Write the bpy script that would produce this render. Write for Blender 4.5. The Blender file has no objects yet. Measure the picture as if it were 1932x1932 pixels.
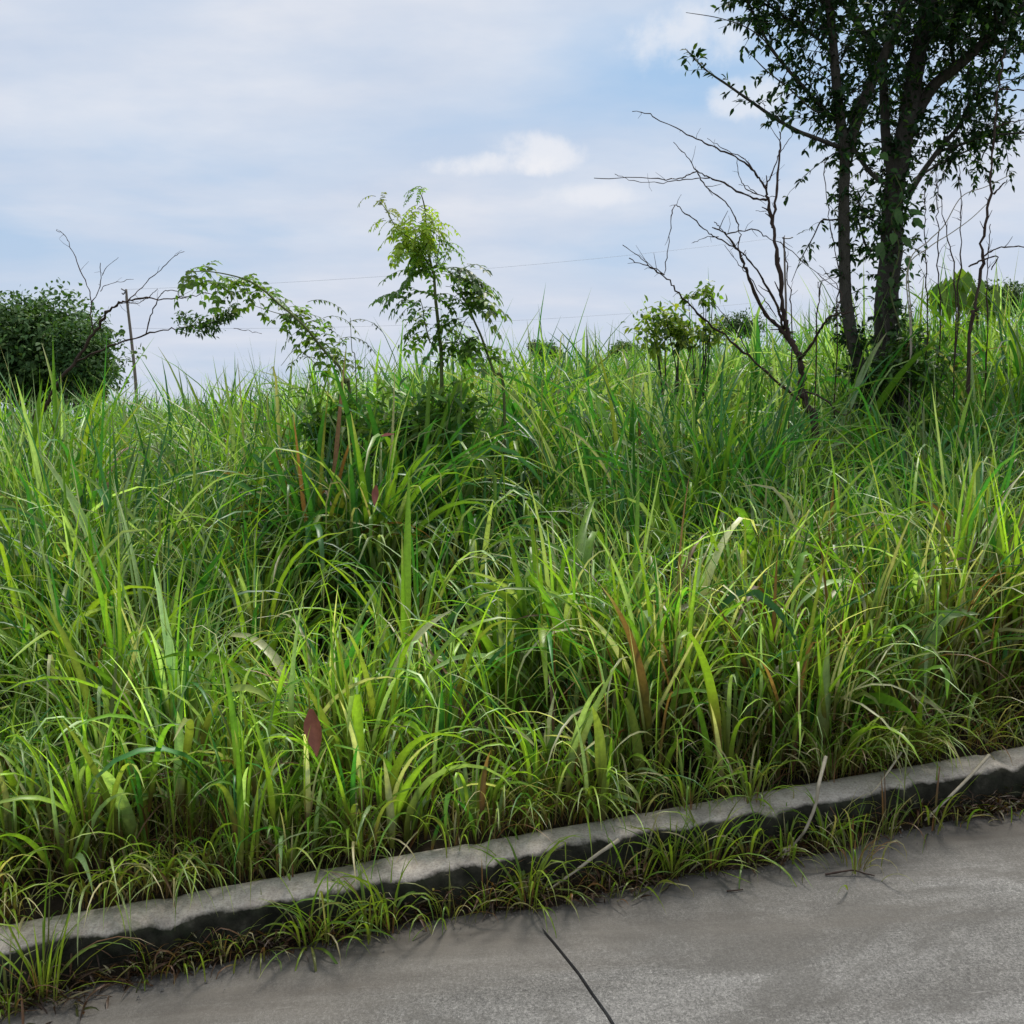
import bpy, math, random
import numpy as np
R = math.radians
rng = np.random.default_rng(7)
random.seed(7)
sc = bpy.context.scene
C = sc.collection

# ------------------------------------------------------------------ camera
PITCH = R(5.2); CAMZ = 1.6; F = 1932.0
cam = bpy.data.cameras.new('camera'); co = bpy.data.objects.new('camera', cam); C.objects.link(co)
co.location = (0, 0, CAMZ); co.rotation_euler = (R(90) - PITCH, 0, 0)
cam.sensor_width = 36; cam.lens = 36; cam.clip_start = 0.05; cam.clip_end = 3000
sc.camera = co

# ------------------------------------------------------------------ world, sun, exposure
SUN_EL, SUN_AZ = R(58), R(25)      # azimuth clockwise from +Y
w = bpy.data.worlds.new('World'); sc.world = w; w.use_nodes = True
nt = w.node_tree; N = nt.nodes; Lk = nt.links; N.clear()
def nd(t, **k):
    n = N.new(t)
    for a, b in k.items(): setattr(n, a, b)
    return n
def wl(a, b): Lk.new(a, b)
def mth(op, a, b=None, c=None, clamp=False):
    n = nd('ShaderNodeMath', operation=op, use_clamp=clamp)
    for i, v in enumerate((a, b, c)):
        if v is None: continue
        if isinstance(v, (int, float)): n.inputs[i].default_value = v
        else: wl(v, n.inputs[i])
    return n.outputs[0]
out = nd('ShaderNodeOutputWorld'); bg = nd('ShaderNodeBackground'); bg.inputs[1].default_value = 0.103
sky = nd('ShaderNodeTexSky'); sky.sky_type = 'NISHITA'; sky.sun_disc = False
sky.sun_elevation = SUN_EL; sky.sun_rotation = SUN_AZ; sky.air_density = 1.2; sky.dust_density = 1.5
tc = nd('ShaderNodeTexCoord'); sep = nd('ShaderNodeSeparateXYZ'); wl(tc.outputs['Generated'], sep.inputs[0])
zc = mth('MAXIMUM', sep.outputs[2], 0.0); den = mth('ADD', zc, 0.16)
cx = mth('DIVIDE', sep.outputs[0], den); cy = mth('DIVIDE', sep.outputs[1], den)
cmb = nd('ShaderNodeCombineXYZ'); wl(cx, cmb.inputs[0]); wl(cy, cmb.inputs[1])
def noise(vec, scale, detail, rough, dist=0.0, w4=None):
    n = nd('ShaderNodeTexNoise'); wl(vec, n.inputs['Vector'])
    n.inputs['Scale'].default_value = scale; n.inputs['Detail'].default_value = detail
    n.inputs['Roughness'].default_value = rough; n.inputs['Distortion'].default_value = dist
    return n.outputs['Fac']
def ramp(fac, stops):
    r = nd('ShaderNodeValToRGB'); wl(fac, r.inputs[0]); e = r.color_ramp.elements
    e[0].position, e[0].color = stops[0]; e[1].position, e[1].color = stops[-1]
    for p, c in stops[1:-1]:
        x = e.new(p); x.color = c
    return r.outputs[0]
mp = nd('ShaderNodeMapping'); wl(cmb.outputs[0], mp.inputs[0]); mp.inputs['Scale'].default_value = (0.7, 0.95, 1)
mp.inputs['Location'].default_value = (3.1, 0.35, 0); mp.inputs['Rotation'].default_value = (0, 0, R(-7))
n1 = noise(mp.outputs[0], 1.1, 6, 0.5, 0.3)
cov = ramp(n1, [(0.33, (.0, .0, .0, 1)), (0.46, (.65, .65, .65, 1)), (0.60, (1, 1, 1, 1))])
n2 = noise(mp.outputs[0], 2.6, 5, 0.55)
cloudcol = ramp(n2, [(0.32, (5.7, 6.5, 7.9, 1)), (0.5, (6.7, 7.2, 8.2, 1)), (0.66, (7.8, 8.0, 8.6, 1))])
mix = nd('ShaderNodeMix', data_type='RGBA'); wl(cov, mix.inputs[0])
tint = nd('ShaderNodeMix', data_type='RGBA', blend_type='MIX'); tint.inputs[0].default_value = 0.82
wl(sky.outputs[0], tint.inputs[6]); tint.inputs[7].default_value = (3.6, 5.6, 8.2, 1)
wl(tint.outputs[2], mix.inputs[6]); wl(cloudcol, mix.inputs[7])
# brighter, slightly lilac veil low on the horizon
hz = mth('SUBTRACT', 1.0, mth('MULTIPLY', zc, 3.0), clamp=True); hz = mth('POWER', hz, 1.2)
mh = nd('ShaderNodeMix', data_type='RGBA'); wl(mth('MULTIPLY', hz, 0.75), mh.inputs[0])
wl(mix.outputs[2], mh.inputs[6]); mh.inputs[7].default_value = (6.2, 6.75, 7.95, 1)
last = mh.outputs[2]
def direction(px, py):
    u, v = (px - 966) / F, -(py - 966) / F
    d = np.array([u, math.cos(PITCH) + v * math.sin(PITCH), -math.sin(PITCH) + v * math.cos(PITCH)])
    return d / np.linalg.norm(d)
nv = noise(tc.outputs['Generated'], 14, 6, 0.6)
def puff(px, py, rx, rz, amt):
    """small bright cumulus as a soft ellipsoid in direction space"""
    global last
    d = direction(px, py)
    dx = mth('DIVIDE', mth('SUBTRACT', sep.outputs[0], float(d[0])), rx)
    dz = mth('DIVIDE', mth('SUBTRACT', sep.outputs[2], float(d[2])), rz)
    q = mth('ADD', mth('MULTIPLY', dx, dx), mth('MULTIPLY', dz, dz))
    q = mth('ADD', q, mth('MULTIPLY', mth('SUBTRACT', nv, 0.5), 4.2))
    m_ = nd('ShaderNodeMapRange', interpolation_type='SMOOTHSTEP'); wl(q, m_.inputs[0])
    m_.inputs[1].default_value = 1.2; m_.inputs[2].default_value = 0.0; m_.inputs[3].default_value = 0; m_.inputs[4].default_value = amt
    front = mth('GREATER_THAN', sep.outputs[1], 0.0)
    mm = nd('ShaderNodeMix', data_type='RGBA'); wl(mth('MULTIPLY', m_.outputs[0], front), mm.inputs[0])
    wl(last, mm.inputs[6]); mm.inputs[7].default_value = (8.7, 8.7, 9.0, 1); last = mm.outputs[2]
puff(1015, 290, .045, .018, .7); puff(930, 310, .06, .012, .7); puff(1125, 370, .05, .014, .55)
puff(1300, 80, .07, .03, .6); puff(1395, 185, .05, .02, .6)
wl(last, bg.inputs[0]); wl(bg.outputs[0], out.inputs[0])

sun = bpy.data.lights.new('sun', 'SUN'); so = bpy.data.objects.new('sun', sun); C.objects.link(so)
sun.energy = 4.6; sun.angle = R(16); sun.color = (1, .96, .88)
so.rotation_euler = (R(90) - SUN_EL, 0, math.pi - SUN_AZ) ; so.location = (0, 0, 30)
sc.view_settings.view_transform = 'Standard'; sc.view_settings.look = 'None'
sc.view_settings.exposure = 0.0; sc.view_settings.gamma = 1; sc.view_settings.use_curve_mapping = False
sc.cycles.max_bounces = 8; sc.cycles.diffuse_bounces = 3; sc.cycles.transmission_bounces = 4

# ------------------------------------------------------------------ pixel helper (photo at 1932 px)
def at(px, py, Y):
    d = direction(px, py); return np.array([0, 0, CAMZ]) + d * (Y / d[1])
# kerb frame
KY = R(14); SL = 0.075
K0 = np.array([0, 3.28, 0.0]); KA = np.array([math.cos(KY), math.sin(KY)]); KN = np.array([-math.sin(KY), math.cos(KY)])
def tn(x, y):
    dx, dy = x - K0[0], y - K0[1]
    return dx * KA[0] + dy * KA[1], dx * KN[0] + dy * KN[1]
def xy(t, n): return K0[0] + t * KA[0] + n * KN[0], K0[1] + t * KA[1] + n * KN[1]
def zroad(t): return SL * 16 * np.tanh(np.asarray(t) / 16.0)
def lump(x, y, s=1.0, ph=0.0):
    return (np.sin(x*1.7*s+ph)*np.cos(y*1.3*s-ph*2) + .6*np.sin(x*3.9*s+y*2.1*s+ph*3) + .35*np.sin(y*7.3*s-x*5.1*s+ph))/1.95
def zland(x, y):
    t, n = tn(x, y); n = np.maximum(n - .2, 0)
    rise = 0.055 * 13 * np.tanh(n / 13.0)
    right = 0.35 / (1 + np.exp(-(np.asarray(x) - 2.5) / 1.6)) * np.clip(n / 8, 0, 1)
    return zroad(t) + .10 + rise + right + .035 * lump(x, y, 1.0) * np.clip(n, 0, 1)
def road_hit(px, py):
    d = direction(px, py); o = np.array([0, 0, CAMZ]); k = 1.0
    for _ in range(40):
        p = o + d * k; t, n = tn(p[0], p[1]); k += (p[2] - zroad(t)) / -d[2] * .9
    return o + d * k

# ------------------------------------------------------------------ materials
def material(name):
    m = bpy.data.materials.new(name); m.use_nodes = True; m.node_tree.nodes.clear(); return m, m.node_tree
class NB:
    def __init__(s, name):
        s.m, s.t = material(name); s.out = s.n('ShaderNodeOutputMaterial')
    def n(s, t, **k):
        x = s.t.nodes.new(t)
        for a, b in k.items(): setattr(x, a, b)
        return x
    def l(s, a, b): s.t.links.new(a, b)
    def noise(s, scale, detail=5, rough=.55, vec=None, dist=0):
        x = s.n('ShaderNodeTexNoise'); x.inputs['Scale'].default_value = scale; x.inputs['Detail'].default_value = detail
        x.inputs['Roughness'].default_value = rough; x.inputs['Distortion'].default_value = dist
        if vec is not None: s.l(vec, x.inputs['Vector'])
        return x.outputs['Fac']
    def ramp(s, f, stops):
        r = s.n('ShaderNodeValToRGB'); s.l(f, r.inputs[0]); e = r.color_ramp.elements
        cc = lambda c: tuple(c) + (1,) if hasattr(c, '__len__') else (c, c, c, 1)
        e[0].position, e[0].color = stops[0][0], cc(stops[0][1]); e[1].position, e[1].color = stops[-1][0], cc(stops[-1][1])
        for p, c in stops[1:-1]: e.new(p).color = cc(c)
        return r.outputs[0]
    def mix(s, f, a, b, blend='MIX'):
        x = s.n('ShaderNodeMix', data_type='RGBA', blend_type=blend)
        for i, v in ((0, f), (6, a), (7, b)):
            if isinstance(v, (int, float)): x.inputs[i].default_value = v
            elif isinstance(v, tuple): x.inputs[i].default_value = v + (1,) if len(v) == 3 else v
            else: s.l(v, x.inputs[i])
        return x.outputs[2]
    def mapping(s, scale, rot=(0, 0, 0), coord='Object'):
        c = s.n('ShaderNodeTexCoord'); m = s.n('ShaderNodeMapping'); s.l(c.outputs[coord], m.inputs[0])
        m.inputs['Scale'].default_value = scale; m.inputs['Rotation'].default_value = rot; return m.outputs[0]
    def bump(s, h, strength, dist):
        b = s.n('ShaderNodeBump'); b.inputs['Strength'].default_value = strength; b.inputs['Distance'].default_value = dist
        s.l(h, b.inputs['Height']); return b.outputs[0]
    def bsdf(s, col, rough=.8, normal=None, spec=.4):
        p = s.n('ShaderNodeBsdfPrincipled'); p.inputs['Roughness'].default_value = rough
        p.inputs['Specular IOR Level'].default_value = spec
        if isinstance(col, tuple): p.inputs['Base Color'].default_value = col + (1,)
        else: s.l(col, p.inputs['Base Color'])
        if normal is not None: s.l(normal, p.inputs['Normal'])
        s.l(p.outputs[0], s.out.inputs[0]); return p

def foliage_mat(name, rough=.42, trans=.38, spec=.45, tint=(1.25, 1.35, .5)):
    b = NB(name)
    a = b.n('ShaderNodeAttribute'); a.attribute_name = 'col'
    nz = b.noise(60, 3, .6, b.mapping((1, 1, 1)))
    c = b.mix(1.0, a.outputs['Color'], b.ramp(nz, [(.25, .78), (.75, 1.2)]), 'MULTIPLY')
    p = b.bsdf(c, rough, None, spec)
    t = b.n('ShaderNodeBsdfTranslucent'); tcol = b.mix(1.0, c, tint, 'MULTIPLY'); b.l(tcol, t.inputs[0])
    ms = b.n('ShaderNodeMixShader'); ms.inputs[0].default_value = trans
    b.l(p.outputs[0], ms.inputs[1]); b.l(t.outputs[0], ms.inputs[2]); b.l(ms.outputs[0], b.out.inputs[0])
    return b.m
M = {}
M['grass'] = foliage_mat('grass_blades', .42, .40, .5)
M['leaf'] = foliage_mat('leaves', .45, .42, .4)
M['tleaf'] = foliage_mat('tree_leaves', .65, .22, .2)

def mat_bark(name, c1, c2, scale=14, bumpd=.01):
    b = NB(name); v = b.mapping((1, 1, .35))
    f = b.noise(scale, 7, .65, v, .6); f2 = b.noise(scale * .3, 4, .6, v)
    c = b.mix(f2, b.ramp(f, [(.3, c1), (.7, c2)]), tuple(x * .75 for x in c2), 'MIX')
    b.bsdf(c, .9, b.bump(f, .9, bumpd), .2); return b.m
M['bark'] = mat_bark('tree_bark', (.018, .015, .011), (.095, .085, .068), 22, .04)
M['twig'] = mat_bark('bare_twig', (.02, .012, .010), (.085, .055, .042), 30, .003)
M['greenstem'] = mat_bark('green_stem', (.05, .07, .02), (.16, .18, .07), 20, .003)
M['wood_pole'] = mat_bark('pole_wood', (.12, .10, .08), (.26, .22, .18), 6, .01)
M['straw'] = mat_bark('dry_straw', (.24, .19, .12), (.50, .44, .33), 40, .001)

def mat_soil():
    b = NB('soil'); v = b.mapping((1, 1, 1))
    f = b.noise(6, 8, .65, v); g = b.noise(45, 6, .7, v)
    c = b.mix(g, b.ramp(f, [(.3, (.018, .013, .009)), (.6, (.05, .035, .022)), (.8, (.045, .055, .02))]), (.05, .038, .026))
    b.bsdf(c, .95, b.bump(g, 1, .03), .1); return b.m
M['soil'] = mat_soil()
def mat_road():
    b = NB('road_concrete')
    v = b.mapping((1, 1, 1)); vs = b.mapping((6, 2.6, 1), (0, 0, -KY))
    vl = b.mapping((.5, 2.2, 1), (0, 0, -KY))
    big = b.noise(1.6, 5, .55, vl, .5); mid = b.noise(9, 6, .6, v); fine = b.noise(120, 5, .8, v); streak = b.noise(14, 6, .75, vs, .2)
    c = b.ramp(big, [(.34, (.105, .099, .091)), (.5, (.135, .129, .120)), (.66, (.175, .168, .158))])
    c = b.mix(.75, c, b.ramp(mid, [(.25, .82), (.55, 1.0), (.8, 1.18)]), 'MULTIPLY')
    c = b.mix(1.0, c, b.ramp(streak, [(.3, .76), (.5, 1.0), (.70, 1.34)]), 'MULTIPLY')
    c = b.mix(1.0, c, b.ramp(fine, [(.34, .50), (.5, 1.0), (.66, 1.6)]), 'MULTIPLY')
    c = b.mix(1.0, c, b.ramp(b.noise(330, 3, .9, v), [(.36, .55), (.5, 1.0), (.64, 1.6)]), 'MULTIPLY')
    # worn pale scratches
    sc_ = b.noise(38, 4, .5, b.mapping((.35, 2.4, 1), (0, 0, -KY + .2)), 1.2)
    c = b.mix(b.ramp(sc_, [(.64, 0.0), (.72, .5)]), c, (.29, .28, .26))
    # brown silt washed along the gutter, clean further out
    dmp = b.ramp(b.noise(1.1, 6, .7, b.mapping((.8, 1.6, 1), (0, 0, -KY)), .8), [(.50, 0.0), (.56, .55)])
    c = b.mix(dmp, c, (.080, .074, .066))
    u = b.n('ShaderNodeAttribute'); u.attribute_name = 'gut'
    gn = b.n('ShaderNodeMath', operation='ADD'); b.l(u.outputs['Fac'], gn.inputs[0])
    g2 = b.n('ShaderNodeMath', operation='MULTIPLY_ADD'); b.l(b.noise(2.2, 5, .6, vl, .4), g2.inputs[0]); g2.inputs[1].default_value = .9; g2.inputs[2].default_value = -.45
    b.l(g2.outputs[0], gn.inputs[1])
    silt = b.ramp(gn.outputs[0], [(.06, 1.0), (.20, .72), (.42, .45), (.62, 0.0)])
    c = b.mix(silt, c, b.ramp(b.noise(5, 5, .6, vl, .3), [(.35, (.080, .069, .058)), (.65, (.125, .111, .095))]))
    h = b.mix(.5, fine, streak)
    inv = b.n('ShaderNodeMath', operation='MULTIPLY_ADD'); b.l(silt, inv.inputs[0]); inv.inputs[1].default_value = -.75; inv.inputs[2].default_value = 1.0
    bp = b.n('ShaderNodeBump'); bp.inputs['Distance'].default_value = .004; b.l(h, bp.inputs['Height']); b.l(inv.outputs[0], bp.inputs['Strength'])
    b.bsdf(c, .85, bp.outputs[0], .3); return b.m
M['road'] = mat_road()
def mat_kerb():
    b = NB('kerb_concrete'); v = b.mapping((1, 1, 1))
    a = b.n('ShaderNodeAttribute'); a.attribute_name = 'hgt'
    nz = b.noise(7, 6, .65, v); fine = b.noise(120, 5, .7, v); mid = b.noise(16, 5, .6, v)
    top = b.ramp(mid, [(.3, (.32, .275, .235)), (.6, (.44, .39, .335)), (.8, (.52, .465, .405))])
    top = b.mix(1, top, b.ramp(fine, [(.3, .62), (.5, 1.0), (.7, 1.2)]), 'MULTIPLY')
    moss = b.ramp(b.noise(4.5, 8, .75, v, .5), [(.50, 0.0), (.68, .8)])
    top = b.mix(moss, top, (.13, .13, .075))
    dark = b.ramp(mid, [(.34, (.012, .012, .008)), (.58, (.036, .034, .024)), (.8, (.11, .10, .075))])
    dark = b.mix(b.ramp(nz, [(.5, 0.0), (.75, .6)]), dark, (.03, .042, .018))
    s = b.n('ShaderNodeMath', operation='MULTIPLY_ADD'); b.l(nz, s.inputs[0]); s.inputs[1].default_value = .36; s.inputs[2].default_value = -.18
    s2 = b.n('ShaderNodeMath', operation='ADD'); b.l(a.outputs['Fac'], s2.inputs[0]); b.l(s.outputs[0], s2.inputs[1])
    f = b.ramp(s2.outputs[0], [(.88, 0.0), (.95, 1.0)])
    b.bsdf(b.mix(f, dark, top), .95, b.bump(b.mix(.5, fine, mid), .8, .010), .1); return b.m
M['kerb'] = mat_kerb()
def flat(name, c, r=.8, sc_=30, var=.25, spec=.3):
    b = NB(name); f = b.noise(sc_, 5, .6, b.mapping((1, 1, 1)))
    b.bsdf(b.ramp(f, [(.3, tuple(x * (1 - var) for x in c)), (.7, tuple(x * (1 + var) for x in c))]), r, b.bump(f, .4, .003), spec); return b.m
M['stone'] = flat('grey_stone', (.28, .28, .28)); M['redleaf'] = flat('red_dead_leaf', (.34, .12, .09), .6)
M['brownleaf'] = flat('brown_dead_leaf', (.16, .085, .05), .7); M['metal'] = flat('dull_metal', (.2, .2, .21), .5)
M['grit'] = flat('grit', (.15, .135, .115)); M['wire'] = flat('wire', (.45, .48, .54), .6)

# ------------------------------------------------------------------ mesh helpers
def link(name, me, mat, parent=None, smooth=True):
    o = bpy.data.objects.new(name, me); C.objects.link(o)
    if mat is not None: me.materials.append(mat)
    if smooth and len(me.polygons): me.polygons.foreach_set('use_smooth', np.ones(len(me.polygons), dtype=bool))
    if parent is not None: 
        o.parent = parent; o.matrix_parent_inverse = parent.matrix_basis.inverted()
    return o
def build(name, V, Fq, mat, parent=None, col=None, attrs=None, smooth=True, loc=None):
    """V (n,3); Fq: list of int arrays (m,k)"""
    me = bpy.data.meshes.new(name); V = np.asarray(V, dtype=np.float32)
    if parent is not None: V = V - np.array(parent.location, dtype=np.float32)
    if loc is not None: V = V - np.array(loc, dtype=np.float32)
    me.vertices.add(len(V)); me.vertices.foreach_set('co', V.ravel())
    Fq = [np.asarray(f, dtype=np.int32) for f in (Fq if isinstance(Fq, list) else [Fq]) if len(f)]
    tot = sum(f.size for f in Fq); npoly = sum(len(f) for f in Fq)
    me.loops.add(tot); me.polygons.add(npoly)
    me.loops.foreach_set('vertex_index', np.concatenate([f.ravel() for f in Fq]))
    cnt = np.concatenate([np.full(len(f), f.shape[1], dtype=np.int32) for f in Fq])
    me.polygons.foreach_set('loop_start', np.concatenate([[0], np.cumsum(cnt)[:-1]]).astype(np.int32))
    me.update(calc_edges=True)
    if col is not None:
        a = me.color_attributes.new('col', 'FLOAT_COLOR', 'POINT')
        cc = np.ones((len(V), 4), dtype=np.float32); cc[:, :3] = col; a.data.foreach_set('color', cc.ravel())
    for k, v in (attrs or {}).items():
        a = me.attributes.new(k, 'FLOAT', 'POINT'); a.data.foreach_set('value', np.asarray(v, dtype=np.float32))
    o = bpy.data.objects.new(name, me); C.objects.link(o)
    me.materials.append(mat)
    me.polygons.foreach_set('use_smooth', np.full(npoly, bool(smooth), dtype=bool))
    if parent is not None: o.parent = parent
    if loc is not None: o.location = tuple(float(v) for v in loc)
    me.validate()
    return o
def tag(o, label=None, cat=None, group=None, kind=None):
    for k, v in (('label', label), ('category', cat), ('group', group), ('kind', kind)):
        if v: o[k] = v
    return o
def empty(name, loc, label, cat, group=None):
    o = bpy.data.objects.new(name, None); C.objects.link(o); o.location = tuple(float(v) for v in loc); o.empty_display_size = .1
    bpy.context.view_layer.update()
    return tag(o, label, cat, group)

class Acc:
    """collects pieces"""
    def __init__(s): s.V = []; s.F = []; s.C = []; s.n = 0
    def add(s, V, Fs, c=None):
        V = np.asarray(V, float)
        for f in (Fs if isinstance(Fs, list) else [Fs]): s.F.append(np.asarray(f) + s.n)
        s.V.append(V); s.n += len(V)
        if c is not None: s.C.append(np.broadcast_to(c, (len(V), 3)))
    def build(s, name, mat, parent=None, smooth=True, loc=None):
        by = {}
        for f in s.F: by.setdefault(f.shape[1], []).append(f)
        return build(name, np.concatenate(s.V), [np.concatenate(v) for v in by.values()], mat, parent,
                     np.concatenate(s.C) if s.C else None, smooth=smooth, loc=loc)

def spline(P, sub=6):
    P = np.asarray(P, float)
    if len(P) < 3: 
        t = np.linspace(0, 1, sub + 1)[:, None]; return P[0] * (1 - t) + P[-1] * t
    Q = np.vstack([2 * P[0] - P[1], P, 2 * P[-1] - P[-2]]); o = []
    for i in range(1, len(Q) - 2):
        p0, p1, p2, p3 = Q[i-1:i+3]
        for t in np.linspace(0, 1, sub, endpoint=False):
            o.append(.5 * ((2*p1) + (-p0+p2)*t + (2*p0-5*p1+4*p2-p3)*t*t + (-p0+3*p1-3*p2+p3)*t**3))
    o.append(P[-1]); return np.array(o)
def tube(P, r, sides=6, wob=0.0):
    P = np.asarray(P, float); n = len(P); r = np.broadcast_to(np.asarray(r, float), (n,))
    T = np.gradient(P, axis=0); T /= np.linalg.norm(T, axis=1)[:, None] + 1e-9
    ref = np.array([0.13, 1, 0.07]); ref /= np.linalg.norm(ref)
    U = np.cross(T, ref); bad = np.linalg.norm(U, axis=1) < .1; U[bad] = np.cross(T[bad], [1, 0, 0]); U /= np.linalg.norm(U, axis=1)[:, None]
    W = np.cross(T, U); a = np.linspace(0, 2*np.pi, sides, endpoint=False)
    rr = r[:, None] * (1 + wob * (rng.random((n, sides)) - .5))
    V = P[:, None] + rr[..., None] * (np.cos(a)[None, :, None] * U[:, None] + np.sin(a)[None, :, None] * W[:, None])
    V = V.reshape(-1, 3); i = np.arange(n-1)[:, None] * sides; j = np.arange(sides)[None]; k = (j + 1) % sides
    Fq = np.stack([i + j, i + k, i + sides + k, i + sides + j], -1).reshape(-1, 4)
    V = np.vstack([V, P[-1:] + T[-1:] * r[-1] * .5]); top = (n-1)*sides
    Ft = np.stack([top + np.arange(sides), top + (np.arange(sides)+1) % sides, np.full(sides, n*sides)], -1)
    return V, [Fq, Ft]

def blades(P, az, th, bend, L, W, col, S=7, fold=.25, root=None, tip=None, twist=None, drift=None, power=1.5, kink=None):
    """arching grass blades, all arrays of length n"""
    n = len(P); s = np.linspace(0, 1, S + 1)
    if twist is None: twist = rng.normal(0, .5, n)
    if drift is None: drift = rng.normal(0, .25, n)
    ang = th[:, None] - bend[:, None] * s[None] ** power; ang = np.maximum(ang, R(-88))
    if kink is not None:
        kp, ka = kink; kk = np.clip((s[None] - kp[:, None]) / .10, 0, 1); ang = np.maximum(ang - ka[:, None] * kk * kk * (3 - 2 * kk), R(-88))
    aa = az[:, None] + drift[:, None] * s[None]
    T = np.stack([np.cos(ang)*np.cos(aa), np.cos(ang)*np.sin(aa), np.sin(ang)], -1)
    step = (T[:, 1:] + T[:, :-1]) * .5 * (L / S)[:, None, None]
    pos = np.concatenate([np.zeros((n, 1, 3)), np.cumsum(step, 1)], 1) + P[:, None]
    side = np.stack([-np.sin(aa), np.cos(aa), np.zeros_like(aa)], -1); nor = np.cross(T, side)
    tw = twist[:, None] * (0.3 + 1.2 * s[None])
    sd = side * np.cos(tw)[..., None] + nor * np.sin(tw)[..., None]; nr = -side * np.sin(tw)[..., None] + nor * np.cos(tw)[..., None]
    prof = np.minimum(1, .45 + 2.2 * s) * (1 - s ** 2.2) ** .8 + .02; prof[-1] = .03
    wd = (W[:, None] * prof[None] * .5)[..., None]
    V = np.stack([pos - sd * wd + nr * wd * fold * 2, pos, pos + sd * wd + nr * wd * fold * 2], 2)  # n,S+1,3,3
    base = (np.arange(n) * (S + 1) * 3)[:, None, None] + (np.arange(S) * 3)[None, :, None] + np.arange(2)[None, None]
    Fq = np.stack([base, base + 1, base + 4, base + 3], -1).reshape(-1, 4)
    cc = np.repeat(col[:, None], S + 1, 1)
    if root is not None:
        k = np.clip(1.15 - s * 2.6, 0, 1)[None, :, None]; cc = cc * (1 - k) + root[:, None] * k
    if tip is not None:
        k = np.clip((s - .8) * 5, 0, 1)[None, :, None] * tip[0][:, None, None]; cc = cc * (1 - k) + tip[1][None, None] * k
    cc = np.repeat(cc[:, :, None], 3, 2).copy(); cc[:, :, 1] *= 1.18          # pale midrib
    return V.reshape(-1, 3), Fq, cc.reshape(-1, 3)

LEAFT = np.array([[0, 0, 0], [.28, .42, .10], [.62, .40, .10], [1, 0, -.05], [.62, -.40, .10], [.28, -.42, .10], [.45, 0, 0]])
LEAFF = np.array([[0, 6, 1, 1], [1, 6, 2, 2], [2, 6, 3, 3], [3, 6, 4, 4], [4, 6, 5, 5], [5, 6, 0, 0]])[:, :3]
def leaves(P, D, Nn, L, Wd, col):
    """P pos, D direction, Nn approx normal, L length, Wd width, col"""
    P, D, Nn = map(lambda a: np.asarray(a, float), (P, D, Nn)); n = len(P)
    L = np.broadcast_to(L, (n,)); Wd = np.broadcast_to(Wd, (n,))
    D = D / (np.linalg.norm(D, axis=1)[:, None] + 1e-9); S = np.cross(Nn, D); S /= np.linalg.norm(S, axis=1)[:, None] + 1e-9
    U = np.cross(D, S)
    T = LEAFT
    V = P[:, None] + T[None, :, 0:1] * D[:, None] * L[:, None, None] + T[None, :, 1:2] * S[:, None] * Wd[:, None, None] + T[None, :, 2:3] * U[:, None] * Wd[:, None, None]
    V[:, 3] += np.array([0, 0, -1]) * (L * .12)[:, None]
    Fq = (np.arange(n) * 7)[:, None, None] + LEAFF[None]
    return V.reshape(-1, 3), Fq.reshape(-1, 3), np.repeat(np.broadcast_to(col, (n, 3)), 7, 0)
def rvec(n):
    v = rng.normal(size=(n, 3)); return v / np.linalg.norm(v, axis=1)[:, None]
def jit(c, n, a=.25):
    c = np.asarray(c, float); k = 1 + rng.uniform(-a, a, (n, 1)); return np.clip(c[None] * k * (1 + rng.uniform(-.1, .1, (n, 3))), 0, 1)

# ------------------------------------------------------------------ ground, road, kerb
def axis_grid(lo, hi, fine_lo, fine_hi, step, coarse):
    a = list(np.arange(fine_lo, fine_hi, step)) + [fine_hi]
    b = []; x = fine_lo
    k = coarse
    while x > lo: x -= k; b.append(max(x, lo)); k *= 1.35
    c = []; x = fine_hi; k = coarse
    while x < hi: x += k; c.append(min(x, hi)); k *= 1.35
    return np.array(b[::-1] + a + c)
def gridmesh(name, ta, na, zf, mat, attr=None, kind='structure'):
    Tt, Nn = np.meshgrid(ta, na); X, Y = xy(Tt, Nn); Z = zf(Tt, Nn, X, Y)
    V = np.stack([X, Y, Z], -1).reshape(-1, 3); c = len(ta); r = len(na)
    i = np.arange(r-1)[:, None] * c + np.arange(c-1)[None]
    Fq = np.stack([i, i+1, i+c+1, i+c], -1).reshape(-1, 4)
    o = build(name, V, [Fq], mat, attrs={'gut': -Nn.ravel()} if attr else None); tag(o, kind=kind); return o
ta = axis_grid(-900, 900, -14, 18, .25, .5); na = np.concatenate([[.20, .24, .3], axis_grid(.4, 1500, .4, 16, .25, .5)[1:]])
gridmesh('ground', ta, na, lambda T, Nn, X, Y: zland(X, Y), M['soil'])
# road as one cast slab surface with a real sawn joint
jp = road_hit(1041, 1772); tj, nj = tn(jp[0], jp[1]); jq = road_hit(1155, 1932); tq, nq = tn(jq[0], jq[1]); skew = (tq - tj) / (nq - nj)
tr = np.unique(np.concatenate([axis_grid(-900, 900, -8, 8, .1, .3), [0.0]])); off = np.array([-.0054, -.0050, 0, .0046, .0050])
tr = tr[(np.abs(tr - 0) > .03)]; tr = np.sort(np.concatenate([tr, off]))
nr_ = np.concatenate([-np.array([40, 20, 12, 9, 7.5])[::1], -np.arange(60, 0, -1) * .1, [-.06, -.02, 0.02]])
def zr(T0, Nn, X, Y):
    return zroad(tn(X, Y)[0]) + .004 * lump(X, Y, .9, 1.0)
Tt, Nn = np.meshgrid(tr, nr_)
jig = .006 * np.sin(Nn * 9) + .004 * np.sin(Nn * 31) + .0035 * rng.normal(size=Nn[:, :1].shape)
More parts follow.
